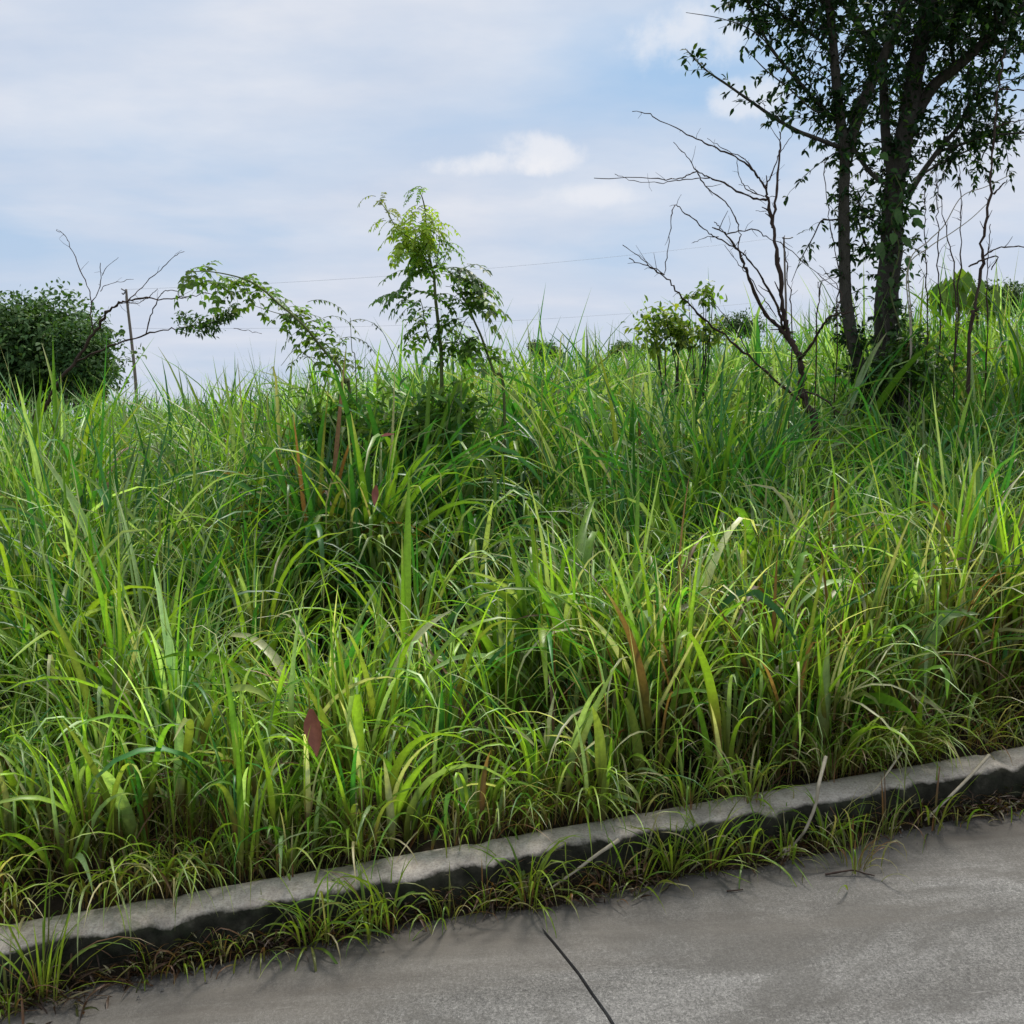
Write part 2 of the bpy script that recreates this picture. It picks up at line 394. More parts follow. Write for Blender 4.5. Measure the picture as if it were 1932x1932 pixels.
Tw = Tt + np.exp(-np.abs(Tt) * .6) * (tj + (Nn - nj) * skew + jig) + (1 - np.exp(-np.abs(Tt) * .6)) * tj
X, Y = xy(Tw, Nn); Z = zr(Tt, Nn, X, Y)
dep = (Tt > -.0052) & (Tt < .0048) & (Nn < nj) ; Z = Z - np.where(dep, .03, 0)
c_ = len(tr); i = np.arange(len(nr_)-1)[:, None] * c_ + np.arange(c_-1)[None]
tag(build('road', np.stack([X, Y, Z], -1).reshape(-1, 3), [np.stack([i, i+1, i+c_+1, i+c_], -1).reshape(-1, 4)], M['road'], attrs={'gut': -Nn.ravel()}, smooth=False), kind='structure')
# ground behind the camera, beyond the road's far edge
gridmesh('verge', axis_grid(-900, 900, -14, 18, 1, 2), np.array([-1000, -300, -100, -60, -45, -39.9]), lambda T, Nn, X, Y: zroad(T) + .01, M['soil'])
# kerb with worn rounded nose
tk = np.arange(-30, 30.01, .03)
prof = [(-.0, -.06), (0.0, .0), (.002, .06), (.004, .105), (.014, .130), (.034, .145), (.06, .151), (.10, .152), (.15, .150), (.18, .143), (.198, .125), (.205, .08), (.205, -.02)]
V = []; H = []
joints = np.arange(-30, 30, 1.02) + .35
for (n0, z0) in prof:
    wob = .0025 * lump(tk * 2.3, n0 * 9 + tk * .4, 1.1, .4) + .0012 * np.sin(tk * 17 + n0 * 60) * np.sin(tk * 5.3) + .0007 * rng.normal(size=len(tk))
    jd = np.min(np.abs(tk[:, None] - joints[None]), 1); wob = wob - np.where(jd < .02, .014, 0) * (z0 > .05) - .010 * np.clip(np.sin(tk * 13.7) * np.sin(tk * 5.9 + 2) * np.sin(tk * 31 + z0 * 40) - .35, 0, 1) * (z0 > .1)
    nn = n0 + wob * (1 if n0 < .1 else -.6); zz = z0 + wob * .8 * (z0 > .1)
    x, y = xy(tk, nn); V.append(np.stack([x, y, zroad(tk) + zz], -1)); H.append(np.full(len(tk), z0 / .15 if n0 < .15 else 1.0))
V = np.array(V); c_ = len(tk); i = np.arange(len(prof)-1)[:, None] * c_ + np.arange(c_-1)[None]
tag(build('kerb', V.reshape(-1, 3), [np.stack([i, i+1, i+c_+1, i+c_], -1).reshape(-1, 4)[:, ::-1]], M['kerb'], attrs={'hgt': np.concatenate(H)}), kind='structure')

# ------------------------------------------------------------------ grass field
YEL = np.array([.26, .37, .035]); GRN = np.array([.145, .26, .028]); DEEP = np.array([.045, .15, .028]); PALE = np.array([.35, .43, .17])  # PALE: pale green blades, with sky sheen put into the colour
OLV = np.array([.19, .21, .04]); STR = np.array([.48, .42, .22]); BRN = np.array([.17, .085, .04]); RED = np.array([.13, .045, .025])
def pick(n, w):
    cols = np.array([YEL, GRN, DEEP, PALE, OLV, STR, BRN]); k = rng.choice(len(cols), n, p=np.array(w) / sum(w)); return cols[k]
def hollow(x, y):
    """dark gap in the tall grass left of the middle"""
    px = x / y * F + 966
    return np.maximum(np.exp(-((px - 655) / 120) ** 4 - ((y - 4.95) / .85) ** 4), .8 * np.exp(-((px - 1000) / 130) ** 2 - ((y - 5.35) / .6) ** 2)) 
def field():
    acc = Acc()
    # (y0,y1, tussocks per m2, blades, segs, width mult)
    bands = [(3.35, 4.6, 36, 34, 9, 1.15), (4.6, 6.5, 25, 38, 8, 1.3), (6.5, 9.5, 11, 34, 8, 1.9), (9.5, 14, 6.5, 32, 6, 2.3), (14, 22, 3.6, 30, 5, 2.9), (22, 36, 1.5, 26, 3, 4.2)]
    for (y0, y1, dens, nb, S, wm) in bands:
        xm = .62 * y1 + 1.0; area = 2 * xm * (y1 - y0); nt_ = int(area * dens)
        x = rng.uniform(-xm, xm, nt_); y = rng.uniform(y0, y1, nt_); t, n = tn(x, y)
        cl = lump(x, y, 3.3, 1.0); ok = (n > .24) & (rng.random(nt_) > .8 * hollow(x, y)) & (rng.random(nt_) < np.clip(.75 + 1.1 * cl + 1.2 * np.clip(1.0 - n, 0, 1), .12, 1)); x, y, t, n = x[ok], y[ok], t[ok], n[ok]; nt_ = len(x)
        px = x / y * F + 966
        v = lump(x, y, .8, 2.0); v2 = lump(x, y, 2.1, 5.0)
        h = np.interp(n, [.2, .5, .9, 1.5, 2.4, 4.0, 20], [.38, .62, .76, .82, 1.0, 1.33, 1.40]) * (1 + .26 * v + .22 * v2)
        h *= 1 + .45 * np.clip((px - 1250) / 400, -0.3, 1) * np.clip(1.6 - n, 0, 1)     # taller tussocks on the right kerb
        h *= 1 - .74 * hollow(x, y)
        h *= 1 - .42 * np.exp(-((px - 1620) / 150) ** 2 - ((y - 7.0) / 1.5) ** 2)      # lower round the foot of the big tree
        h *= 1 - .12 * np.clip((900 - px) / 300, 0, 1) * np.clip((n - 2.5) / 2, 0, 1)
        h *= 1 - .28 * np.exp(-((px - 1290) / 110) ** 2 - ((y - 9.5) / 1.8) ** 2)
        k = rng.poisson(nb * np.where(n < .6, .8, 1)); idx = np.repeat(np.arange(nt_), k); m = len(idx)
        hh = h[idx]; az = rng.uniform(0, 2*np.pi, m); rad = np.abs(rng.normal(0, .05, m)) + .01
        lvl = rng.random(m) ** 1.4 * .5 * hh; lean = lvl * rng.uniform(0, .35, m)
        P = np.stack([x[idx] + np.cos(az) * (rad + lean), y[idx] + np.sin(az) * (rad + lean), np.zeros(m)], -1)
        P[:, 2] = zland(P[:, 0], P[:, 1]) - .01 + lvl
        th = R(90) - np.abs(rng.normal(0, R(15), m)); bend = np.clip(rng.normal(R(84), R(42), m), R(8), R(170))
        up = rng.random(m) < .42; bend[up] *= .3
        L = hh * rng.uniform(.45, 1.15, m) * np.where(up, .95, 1.15); L = np.minimum(L, (hh - lvl) * 1.6 + .1)
        W = rng.gamma(3, .0034, m) * wm + .0030; br = rng.random(m) < .09 ; W[br] *= 1.9
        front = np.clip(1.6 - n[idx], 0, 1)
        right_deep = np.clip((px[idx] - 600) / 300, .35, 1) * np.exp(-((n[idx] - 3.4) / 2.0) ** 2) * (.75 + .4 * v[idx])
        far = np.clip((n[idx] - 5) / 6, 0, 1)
        cA = pick(m, [5, 4.5, .8, 2.2, 2.0, 1.5, .3]); cB = pick(m, [.4, 3.0, 9, 2.4, .3, .25, .15]); cC = pick(m, [1.6, 5, 2.6, 4.0, .8, .5, .15])
        q = rng.random(m); fr_ = np.clip((px[idx] - 1050) / 200, 0, 1) * front; col = np.where((q < front)[:, None], cA, cC); cD = pick(m, [2, 2, .6, 1.2, 4, 3.5, 3.5]); col = np.where((rng.random(m) < .5 * fr_)[:, None], cD, col); col = np.where((rng.random(m) < right_deep)[:, None], cB, col)
        tcol = (1 + .22 * v[idx] + .15 * rng.normal(0, 1, nt_)[idx])[:, None]
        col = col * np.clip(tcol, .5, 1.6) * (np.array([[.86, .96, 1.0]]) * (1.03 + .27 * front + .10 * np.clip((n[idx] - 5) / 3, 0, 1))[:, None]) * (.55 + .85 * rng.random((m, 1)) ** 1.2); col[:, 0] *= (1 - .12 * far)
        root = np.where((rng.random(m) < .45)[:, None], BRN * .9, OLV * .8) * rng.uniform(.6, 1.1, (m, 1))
        tipk = (rng.random(m) < .22) * rng.uniform(.3, 1, m)
        kk = (rng.uniform(.45, .85, m), np.where(rng.random(m) < .2, rng.uniform(R(50), R(130), m), 0))
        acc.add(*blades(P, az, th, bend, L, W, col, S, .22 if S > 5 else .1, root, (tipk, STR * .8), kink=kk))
        # thatch of dry and dead blades low down
        if y0 < 9:
            m = int(nt_ * (18 if y0 < 4.6 else 9)); idx = rng.integers(0, nt_, m)
            P = np.stack([x[idx] + rng.normal(0, .09, m), y[idx] + rng.normal(0, .09, m), np.zeros(m)], -1)
            tt, nn = tn(P[:, 0], P[:, 1]); P[:, 2] = zland(P[:, 0], P[:, 1]) + rng.random(m) ** 2 * h[idx] * .35
            g = nn > .22; P = P[g]; m = len(P); idx = idx[g]
            th = rng.uniform(R(0), R(80), m); bend = rng.uniform(R(20), R(120), m); L = rng.uniform(.12, .42, m) * (h[idx] + .3)
            col = np.array([BRN, RED, STR, OLV, STR * .6])[rng.choice(5, m, p=[.28, .15, .22, .16, .19])] * rng.uniform(.6, 1.35, (m, 1))
            acc.add(*blades(P, rng.uniform(0, 2*np.pi, m), th, bend, L, rng.uniform(.003, .009, m), col, 5, .1))
    # blades falling forward over the kerb
    m = 1500; t = rng.uniform(-3.4, 4.6, m); k_ = np.sin(t * 4.3 + 1) + .8 * np.sin(t * 9.7) + .5 * np.sin(t * 23); g = k_ > .1; t = t[g]; m = len(t)
    x, y = xy(t, rng.uniform(.20, .30, m)); P = np.stack([x, y, zland(x, y) + rng.uniform(0, .05, m)], -1)
    acc.add(*blades(P, KY - np.pi / 2 + rng.normal(0, .6, m), rng.uniform(R(50), R(85), m), rng.uniform(R(70), R(150), m), rng.uniform(.18, .52, m), rng.uniform(.004, .012, m),
        pick(m, [5, 4, .6, 2, 2, 2, .5]) * rng.uniform(.7, 1.25, (m, 1)), 8, .22, BRN * np.ones((m, 1)), (np.full(m, .4), STR)))
    m = 4200; t = rng.uniform(-3.4, 4.4, m); n = .23 + np.abs(rng.normal(0, .28, m)); x, y = xy(t, n)
    g = np.sin(t * 5.1) + .7 * np.sin(t * 11.3 + 2) > -.9 + .5 * rng.random(m); x, y, n = x[g], y[g], n[g]; m = len(x)
    P = np.stack([x, y, zland(x, y) - .01], -1); h = np.interp(n, [.2, .6, 1.2], [.16, .34, .45])
    acc.add(*blades(P, rng.uniform(0, 6.28, m), R(90) - np.abs(rng.normal(0, R(20), m)), np.clip(rng.normal(R(70), R(50), m), 0, R(160)), h * rng.uniform(.5, 1.3, m), rng.uniform(.003, .0085, m),
        pick(m, [4, 4, .6, 1.6, 2.5, 2.2, 1.2]) * rng.uniform(.7, 1.2, (m, 1)), 6, .2, BRN * rng.uniform(.6, 1.3, (m, 1)), (np.full(m, .2), STR)))
    # fine seed stalks standing above the canopy
    m = 260; y = rng.uniform(6, 20, m); x = rng.uniform(-.6, .6, m) * y
    P = np.stack([x, y, zland(x, y) + .4], -1)
    acc.add(*blades(P, rng.uniform(0, 6.28, m), R(90) - np.abs(rng.normal(0, R(6), m)), rng.uniform(0, R(35), m), rng.uniform(.8, 1.35, m), np.full(m, .006) * (1 + y / 25), np.tile(np.array([.12, .13, .06]), (m, 1)), 5, .1))
    o = acc.build('grass', M['grass']); tag(o, 'dense tall green grass filling the field behind the kerb', 'grass', kind='stuff')
field()

# ------------------------------------------------------------------ traced plants
def z3(X, Y): return 1119.4 + X * .4214, Y * .4214          # coordinates read off enlarged views of the right part
def z1(X, Y): return X * .316, 373.1 + Y * .316             # the left part
def z2(X, Y): return 576.7 + X * .2282, 305.3 + Y * .2282   # the middle part
def trace(pts, zf, D, d0=0.0, d1=0.0, wander=.03):
    """pixel polyline -> world polyline whose depth drifts from D+d0 to D+d1"""
    n = len(pts); o = []; ph = random.uniform(0, 6)
    for i, p in enumerate(pts):
        q = zf(*p); k = i / max(1, n - 1); o.append(at(q[0], q[1], D + d0 + (d1 - d0) * k + wander * math.sin(i * 1.7 + ph) * (i > 0)))
    return np.array(o)
def down_to_ground(P):
    """add a root point in the soil below a traced foot"""
    p = P[0].copy(); g = float(zland(p[0], p[1])) - .06
    if p[2] > g + .02: P = np.vstack([[p[0], p[1], g], P])
    return P
def taper(n, r0, r1, p=1.0): return r1 + (r0 - r1) * (1 - np.linspace(0, 1, n)) ** p
def limb(acc, P, r0, r1, sides=7, wob=.1, sub=6, p=1.0):
    S = spline(P, sub); acc.add(*tube(S, taper(len(S), r0, r1, p), sides, wob)); return S

# ---- big tree -----------------------------------------------------
D = 8.5; px = D / F
tree = empty('broadleaf_tree', list(at(1660, 800, D)[:2]) + [float(zland(*at(1660, 800, D)[:2]))], 'large dark broadleaf tree with two trunks rising out of the top of the photo', 'tree')
def one(name, pts, r0, r1, d0=0, d1=0, zf=z3, mat='bark', parent=tree, DD=None, foot=False, sides=9, wob=.14, p=1.0):
    P = trace(pts, zf, DD or D, d0, d1)
    if foot: P = down_to_ground(P)
    a = Acc()
    if mat == 'twig':
        S = spline(P, 5); k = len(S); am = np.linalg.norm(S[-1] - S[0]) * .0015 + .0025
        S = S + rng.normal(0, am, (k, 3)) * np.minimum(1, np.arange(k)[:, None] / 3); rad = taper(k, r0, r1, p) * rng.uniform(.8, 1.25, k); a.add(*tube(S, rad, sides, .2))
        for _ in range(int(np.linalg.norm(S[-1] - S[0]) * 6)):
            i = random.randint(1, k - 2); t = S[i+1] - S[i]; t /= np.linalg.norm(t); d = t + rng.normal(0, .7, 3); d /= np.linalg.norm(d); l = random.uniform(.02, .13)
            Q = np.array([S[i], S[i] + d * l * .5, S[i] + d * l + rng.normal(0, .012, 3)]); a.add(*tube(Q, [min(r1 * .8, rad[i] * .7), r1 * .6, r1 * .4], 4))
    else: S = limb(a, P, r0, r1, sides, wob, 7, p)
    a.build(name, M[mat], parent); return S
LIMBS = []
tb = one('trunk', [(1330, 1900), (1318, 1700), (1312, 1400), (1335, 1100), (1345, 850), (1385, 650), (1430, 400), (1462, 200), (1505, 20), (1560, -250), (1600, -600), (1640, -900)], 56*px*.45, 12*px*.4, 0, .1, foot=True, sides=14, p=.7)
ta_ = one('trunk', [(1262, 1900), (1225, 1750), (1170, 1560), (1135, 1380), (1125, 1200), (1122, 900), (1125, 680), (1095, 450), (1075, 200), (1055, 0), (1030, -250), (1010, -500)], 31*px*.42, 8*px*.4, -.15, -.4, foot=True, sides=12, p=.6)
lb = [
 ([(1135, 700), (1160, 600), (1220, 430), (1290, 280), (1350, 130), (1400, -20), (1450, -250), (1480, -500)], 26, 9, -.15, -.5),
 ([(1440, 520), (1520, 390), (1640, 290), (1780, 160), (1929, 25), (2100, -120), (2300, -260)], 26, 9, .05, -.4),
 ([(1345, 800), (1312, 650), (1300, 400), (1285, 270), (1200, 130), (1110, -10), (1040, -150), (980, -330)], 22, 7, 0, .5),
 ([(1340, 830), (1270, 800), (1215, 740), (1170, 660), (1170, 520), (1240, 330)], 11, 5, 0, .3),
 ([(1410, 880), (1475, 770), (1560, 655), (1640, 560), (1700, 430), (1790, 300), (1900, 190)], 13, 4, 0, .5),
 ([(1540, 680), (1640, 650), (1760, 610), (1929, 595), (2050, 600)], 7, 2, .2, -.2),
 ([(1440, 800), (1540, 740), (1640, 690), (1780, 640), (1929, 622)], 6, 1.5, .1, .5),
 ([(1100, 660), (1000, 620), (900, 580), (800, 520), (700, 450), (600, 380), (500, 310), (412, 218)], 9, 1.6, -.3, -1.0),
 ([(1095, 540), (1050, 510), (960, 410), (870, 310), (800, 220), (740, 110), (690, 0), (640, -120)], 9, 2.4, -.3, -.2),
 ([(1085, 470), (1000, 500), (880, 400), (780, 320), (730, 270), (680, 213)], 4, 1, -.3, -.7),
 ([(850, 290), (800, 230), (760, 175), (680, 120), (560, 80), (415, 56)], 3.5, 1, -.25, -.9),
 ([(1075, 250), (1000, 170), (900, 110), (830, 60), (760, 10), (690, -40)], 7, 2, -.35, .1),
 ([(1060, 60), (1000, -60), (900, -150), (780, -260)], 8, 3, -.4, 0),
 ([(1465, 180), (1540, 90), (1640, 10), (1740, -110), (1850, -250)], 16, 6, .1, .7),
 ([(1500, 50), (1440, -80), (1360, -250), (1300, -450)], 14, 5, .1, .4),
 ([(1620, 310), (1600, 180), (1620, 60), (1660, -60)], 9, 4, 0, -.5),
 ([(1810, 135), (1800, 30), (1840, -90)], 9, 4, -.2, -.6),
 ([(1125, 980), (1065, 985), (1020, 990), (985, 1060), (930, 1160), (888, 1262)], 4, 1.2, -.2, -.3),
 ([(1350, 1120), (1290, 1110), (1230, 1115), (1190, 1000), (1160, 900)], 8, 2, 0, .3),
 ([(1340, 980), (1285, 1000), (1215, 960), (1180, 890)], 5, 2, 0, -.2),
 ([(1320, 1560), (1290, 1290), (1340, 1245), (1400, 1210)], 4, 1.5, -.25, -.3),
]
SK = []
for pts, w0, w1, d0, d1 in lb:
    SK.append((one('limb', pts, w0*px*.45, w1*px*.42, d0, d1, p=.8), w0))
# twigs and leaves
wood = Acc(); LP = []; LD = []
def twigs(S, count, ln, up, k0=0.0, k1=1.0, nleaf=22, spread=1.0, r=.004):
    n = len(S); nleaf = int(nleaf * (1.08 if ln > .38 else 1.1))
    for _ in range(count):
        k = random.uniform(k0, k1) * (n - 1.01); i = int(k); f = k - i; p = S[i] * (1 - f) + S[i+1] * f
        t = S[i+1] - S[i]; t /= np.linalg.norm(t) + 1e-9
        d = t * random.uniform(.1, .9) + rng.normal(0, .65, 3) * spread + np.array([0, 0, up]); d /= np.linalg.norm(d)
        l = ln * random.uniform(.45, 1.25); m = 7; P = [p]
        for j in range(m):
            d = d + rng.normal(0, .13, 3) + np.array([0, 0, -.03]); d /= np.linalg.norm(d); P.append(P[-1] + d * l / m)
        P = np.array(P); wood.add(*tube(P, np.linspace(r, r * .3, len(P)), 4))
        q = rng.random(nleaf) ** .7 * (m - .01); qi = q.astype(int); qf = (q - qi)[:, None]
        pos = P[qi] * (1 - qf) + P[qi+1] * qf
        LP.append(pos); LD.append(rvec(nleaf) * .8 + (P[qi+1] - P[qi]) / (l / m) * .6 + np.array([0, 0, -.25]))
twigs(tb, 50, .45, .25, .30, .55, 13); twigs(tb, 170, .62, .25, .5, 1, 22)
twigs(ta_, 90, .20, .0, .04, .6, 10); twigs(tb, 190, .22, .0, .05, .55, 10); twigs(ta_, 130, .55, .25, .58, 1, 20)
dens = {0: 60, 1: 85, 2: 70, 3: 22, 4: 75, 5: 26, 6: 20, 11: 50, 12: 70, 13: 90, 14: 90, 15: 50, 16: 45}
for i, cnt in dens.items(): twigs(SK[i][0], cnt, .46, .15, .15 if i > 4 else .3, 1, 19)
twigs(SK[7][0], 34, .13, .1, .05, .95, 5, 1.1, .002); twigs(SK[8][0], 70, .24, .1, .0, 1, 11, 1.2, .003)
twigs(SK[9][0], 8, .12, .1, .1, .5, 4, 1, .002); twigs(SK[17][0], 7, .14, .1, .2, .75, 5, 1, .002)
twigs(SK[18][0], 26, .22, 0, .1, 1, 9, 1.2, .003); twigs(SK[19][0], 20, .2, 0, .1, 1, 8, 1.2, .003)
wood.build('twigs', M['bark'], tree)
P_ = np.concatenate(LP); D_ = np.concatenate(LD); n = len(P_)
c = np.where(rng.random((n, 1)) < .16, jit((.075, .15, .02), n), jit((.020, .052, .016), n))
A = Acc(); A.add(*leaves(P_, D_, rvec(n) * .7 + [0, 0, .8], rng.uniform(.040, .078, n), rng.uniform(.5, .75, n) * .042, c)); A.build('foliage', M['tleaf'], tree)
# climber with broad leaves on the trunk (a plant of its own)
a = Acc(); g = at(*z3(1330, 1700), D - .3)
vine = empty('climbing_vine', (g[0], g[1], float(zland(g[0], g[1]))), 'leafy green climber clinging to the thicker trunk of the big tree', 'climber')
b_ = Acc(); vp = trace([(1330, 1750), (1375, 1500), (1330, 1300), (1370, 1120), (1335, 980), (1385, 880), (1350, 780)], z3, D, -.24, -.2, .02)
S = limb(b_, down_to_ground(vp), .008, .004, 5); b_.build('stem', M['greenstem'], vine)
pos = np.array([at(*z3(x, y), D - .3) for x, y in [(1360, 930), (1365, 960), (1405, 945), (1430, 975), (1345, 1040), (1380, 1060), (1290, 1100), (1295, 1080), (1330, 1240), (1400, 1150), (1240, 690), (1280, 690)]])
ld = np.array([[0, -.3, -1], [.2, -.5, -1], [1, -.2, -.2], [.8, -.2, -.8], [-.2, -.4, -1], [.6, -.4, -.8], [0, -.3, -1], [-.5, -.3, -1], [0, -.4, -1], [.3, -.3, -1], [.6, -.2, .3], [.8, -.2, -.5]])
a.add(*leaves(pos, ld, np.tile([0, -1, .4], (len(pos), 1)), rng.uniform(.08, .15, len(pos)), rng.uniform(.06, .09, len(pos)), jit((.06, .14, .025), len(pos))))
k = rng.random(330) * (len(S) - 1.01); ki = k.astype(int); q = S[ki] + rng.normal(0, .11, (330, 3)) * [1, .6, 1]
a.add(*leaves(q, rvec(330) + [0, -.3, -.5], np.tile([0, -.8, .6], (330, 1)) + rvec(330) * .4, rng.uniform(.035, .075, 330), rng.uniform(.02, .045, 330), jit((.04, .10, .02), 330)))
a.build('leaves', M['leaf'], vine)
# dark shrub at the foot of the tree
def leafy_bush(name, label, cat, c, r, n, lsize, col, col2=None, k2=.3, group=None, stems=6, mat='leaf', lumps=9, asp=.5, shell=.35):
    base = float(zland(c[0], c[1])); o = empty(name, (c[0], c[1], base), label, cat, group); r = np.array(r, float)
    s = Acc(); L = []; lc = []
    for _ in range(lumps):
        v = rvec(1)[0]; v[2] = abs(v[2]) * .9 - .15; lc.append(np.array(c) + v * r * random.uniform(.30, .85))
    for q in lc[:stems * 2]:
        root = np.array([c[0] + random.uniform(-.1, .1) * r[0], c[1], base - .05]); mid = root * .4 + q * .6 + rng.normal(0, .08, 3) * r
        limb(s, [root, mid, q], .022 * r[2] + .004, .006 * r[2] + .002, 5, .1, 4)
    s.build('stems', M['bark'], o, True)
    a = Acc(); per = n // lumps
    for q in lc:
        rr = r * random.uniform(.22, .62); v = rvec(per); rad = (shell + (1 - shell) * rng.random((per, 1))) * (1 + .3 * np.sin(v[:, :1] * 7 + q[0] * 9) * np.sin(v[:, 2:] * 6))
        p = q + v * rr * rad; g_ = p[:, 2] > base + .02; p = p[g_]; v = v[g_]; m = len(p)
        cc = np.where(rng.random((m, 1)) < k2, jit(col2 if col2 is not None else col, m), jit(col, m)) * random.uniform(.85, 1.15)
        a.add(*leaves(p, v * .5 + rvec(m) + [0, 0, -.15], v + [0, 0, .8] + rvec(m) * .5, lsize * rng.uniform(.6, 1.3, m), lsize * asp * rng.uniform(.6, 1.3, m), cc))
    a.build('foliage', M[mat], o); return o
def at3(px_, py_, Y): q = at(px_, py_, Y); return [float(q[0]), float(q[1]), float(q[2])]
leafy_bush('undergrowth_bush', 'dark small-leaved bush at the foot of the big tree', 'bush', at3(1720, 705, 8.2), (.42, .28, .42), 1500, .07, (.045, .10, .02), (.09, .18, .03), .35, None, 9, 'leaf', 18, .4, .1)

# ---- bare shrub ---------------------------------------------------
DB = 7.2; pb = DB / F
g = at(*z3(985, 1900), DB)
bare = empty('bare_shrub', (g[0], g[1], float(zland(g[0], g[1]))), 'leafless brown shrub with forked stems and long thin twigs, left of the big tree', 'shrub')
def tw(pts, w0, w1, d0, d1, nm='branch', foot=False, zf=z3, parent=None, DD=None, mat='twig', ph=None):
    d_ = DD or DB; return one(nm, pts, w0*d_/F*.5, w1*d_/F*.5, d0, d1, zf, mat, parent or bare, d_, foot, 6, .12)
tw([(990, 1920), (960, 1830), (938, 1760), (932, 1680), (925, 1600), (885, 1530), (862, 1460), (843, 1350), (825, 1150), (800, 1000), (778, 890), (768, 838)], 15, 4, 0, -.1, 'stem', True)
for pts, w0, w1, d1 in [
 ([(768, 838), (735, 790), (690, 735), (590, 680), (500, 640), (400, 590), (250, 512), (175, 495)], 4, 1.1, -.5),
 ([(768, 840), (700, 735), (650, 695), (580, 665), (508, 620)], 2.5, 1, .3),
 ([(768, 838), (800, 780), (828, 700), (850, 665), (892, 600)], 2.5, 1, .3),
 ([(802, 1020), (820, 880), (832, 720), (836, 640), (834, 588)], 5, 2, .25),
 ([(775, 895), (700, 880), (600, 830), (520, 795), (465, 765), (420, 700), (360, 635)], 4, 1.1, -.35),
 ([(465, 765), (420, 785), (350, 800), (180, 797), (5, 796)], 2.5, 1, -.6),
 ([(520, 797), (420, 803), (330, 812), (230, 817), (150, 800), (95, 780)], 1.8, .9, -.5),
 ([(465, 770), (500, 830), (590, 905), (635, 975), (655, 1050), (648, 1115)], 2.2, 1.8, -.25),
 ([(765, 880), (690, 850), (655, 790), (642, 715)], 2, 1, -.2),
 ([(735, 868), (690, 835), (650, 828)], 1.5, .8, -.2), ([(775, 945), (750, 945), (727, 945)], 1.2, .8, 0)]:
    tw(pts, w0, w1, 0 if w0 > 2.4 else -.1, d1)
tw([(885, 1535), (830, 1465), (760, 1390), (700, 1250), (672, 1180), (648, 1118), (600, 1055), (535, 1020)], 8, 2, 0, -.5, 'stem')
for pts, w0, w1, d1 in [
 ([(648, 1115), (560, 1070), (530, 1050), (470, 1000), (400, 945), (365, 920), (350, 970), (335, 1110), (318, 1225)], 2.4, 1.2, -.7),
 ([(600, 1060), (560, 1010), (540, 992)], 2, 1, -.5), ([(560, 1060), (500, 1065), (445, 1088)], 1.6, .8, -.5),
 ([(590, 1050), (650, 1035), (720, 1030), (790, 1068), (870, 1110), (980, 1205), (1100, 1305)], 2.2, 1.2, .1),
 ([(850, 1480), (832, 1390), (780, 1290), (720, 1190), (650, 1118)], 5, 2.4, -.4),
 ([(820, 1420), (760, 1330), (700, 1240), (640, 1170), (590, 1100)], 2, 1, -.1)]:
    tw(pts, w0, w1, -.2 if w0 < 3 else 0, d1)
tw([(925, 1602), (955, 1575), (1000, 1500), (1040, 1440), (1085, 1408), (1150, 1398)], 7, 2, 0, -.5, 'stem')
tw([(1085, 1395), (1110, 1330), (1085, 1270), (1010, 1190)], 2, 1, -.4, -.2); tw([(1010, 1330), (1020, 1260), (1095, 1240)], 1.8, .8, -.1, -.2)
tw([(920, 1790), (800, 1690), (700, 1600), (560, 1480), (450, 1385), (370, 1300), (318, 1238), (240, 1190), (160, 1157)], 5, 1.4, 0, -.9, 'stem')
tw([(318, 1230), (260, 1195), (220, 1160), (130, 1093)], 2, 1, -.8, -1.1); tw([(700, 1600), (650, 1500), (600, 1430), (560, 1380), (520, 1320)], 2.4, .9, -.3, -.6)
tw([(930, 1750), (890, 1820), (860, 1900)], 3, 1.5, 0, -.2); tw([(945, 1750), (1040, 1790), (1120, 1860), (1180, 1800)], 4, 1.5, 0, -.3)
# dry bare sticks and hanging stems round the tree, each its own
def stick(name, label, cat, pts, w0, w1, Dd, group=None, zf=z3, mat='twig', extra=()):
    g = at(*zf(*pts[0]), Dd); o = empty(name, (g[0], g[1], float(zland(g[0], g[1]))), label, cat, group)
    one('stem', pts, w0*Dd/F*.5, w1*Dd/F*.5, 0, .1, zf, mat, o, Dd, True, 6, .1)
    for e in extra: one('branch', e, w0*.5*Dd/F*.5, w1*.8*Dd/F*.5, 0, -.1, zf, mat, o, Dd, False, 5, .1)
    return o
stick('bare_sapling', 'tall slender bare purple-brown sapling at the right edge, right of the big tree', 'sapling', [(1690, 1500), (1705, 1380), (1735, 1210), (1750, 1060), (1775, 900), (1790, 700), (1808, 450), (1822, 340), (1845, 215)], 7, 2.4, 7.6,
      extra=[[(1815, 400), (1880, 400), (1929, 405)], [(1792, 870), (1830, 830), (1855, 805)], [(1800, 570), (1860, 550), (1929, 535)], [(1745, 1150), (1800, 1115), (1870, 1105), (1929, 1108)], [(1680, 1195), (1740, 1165), (1810, 1150), (1780, 1210)]])
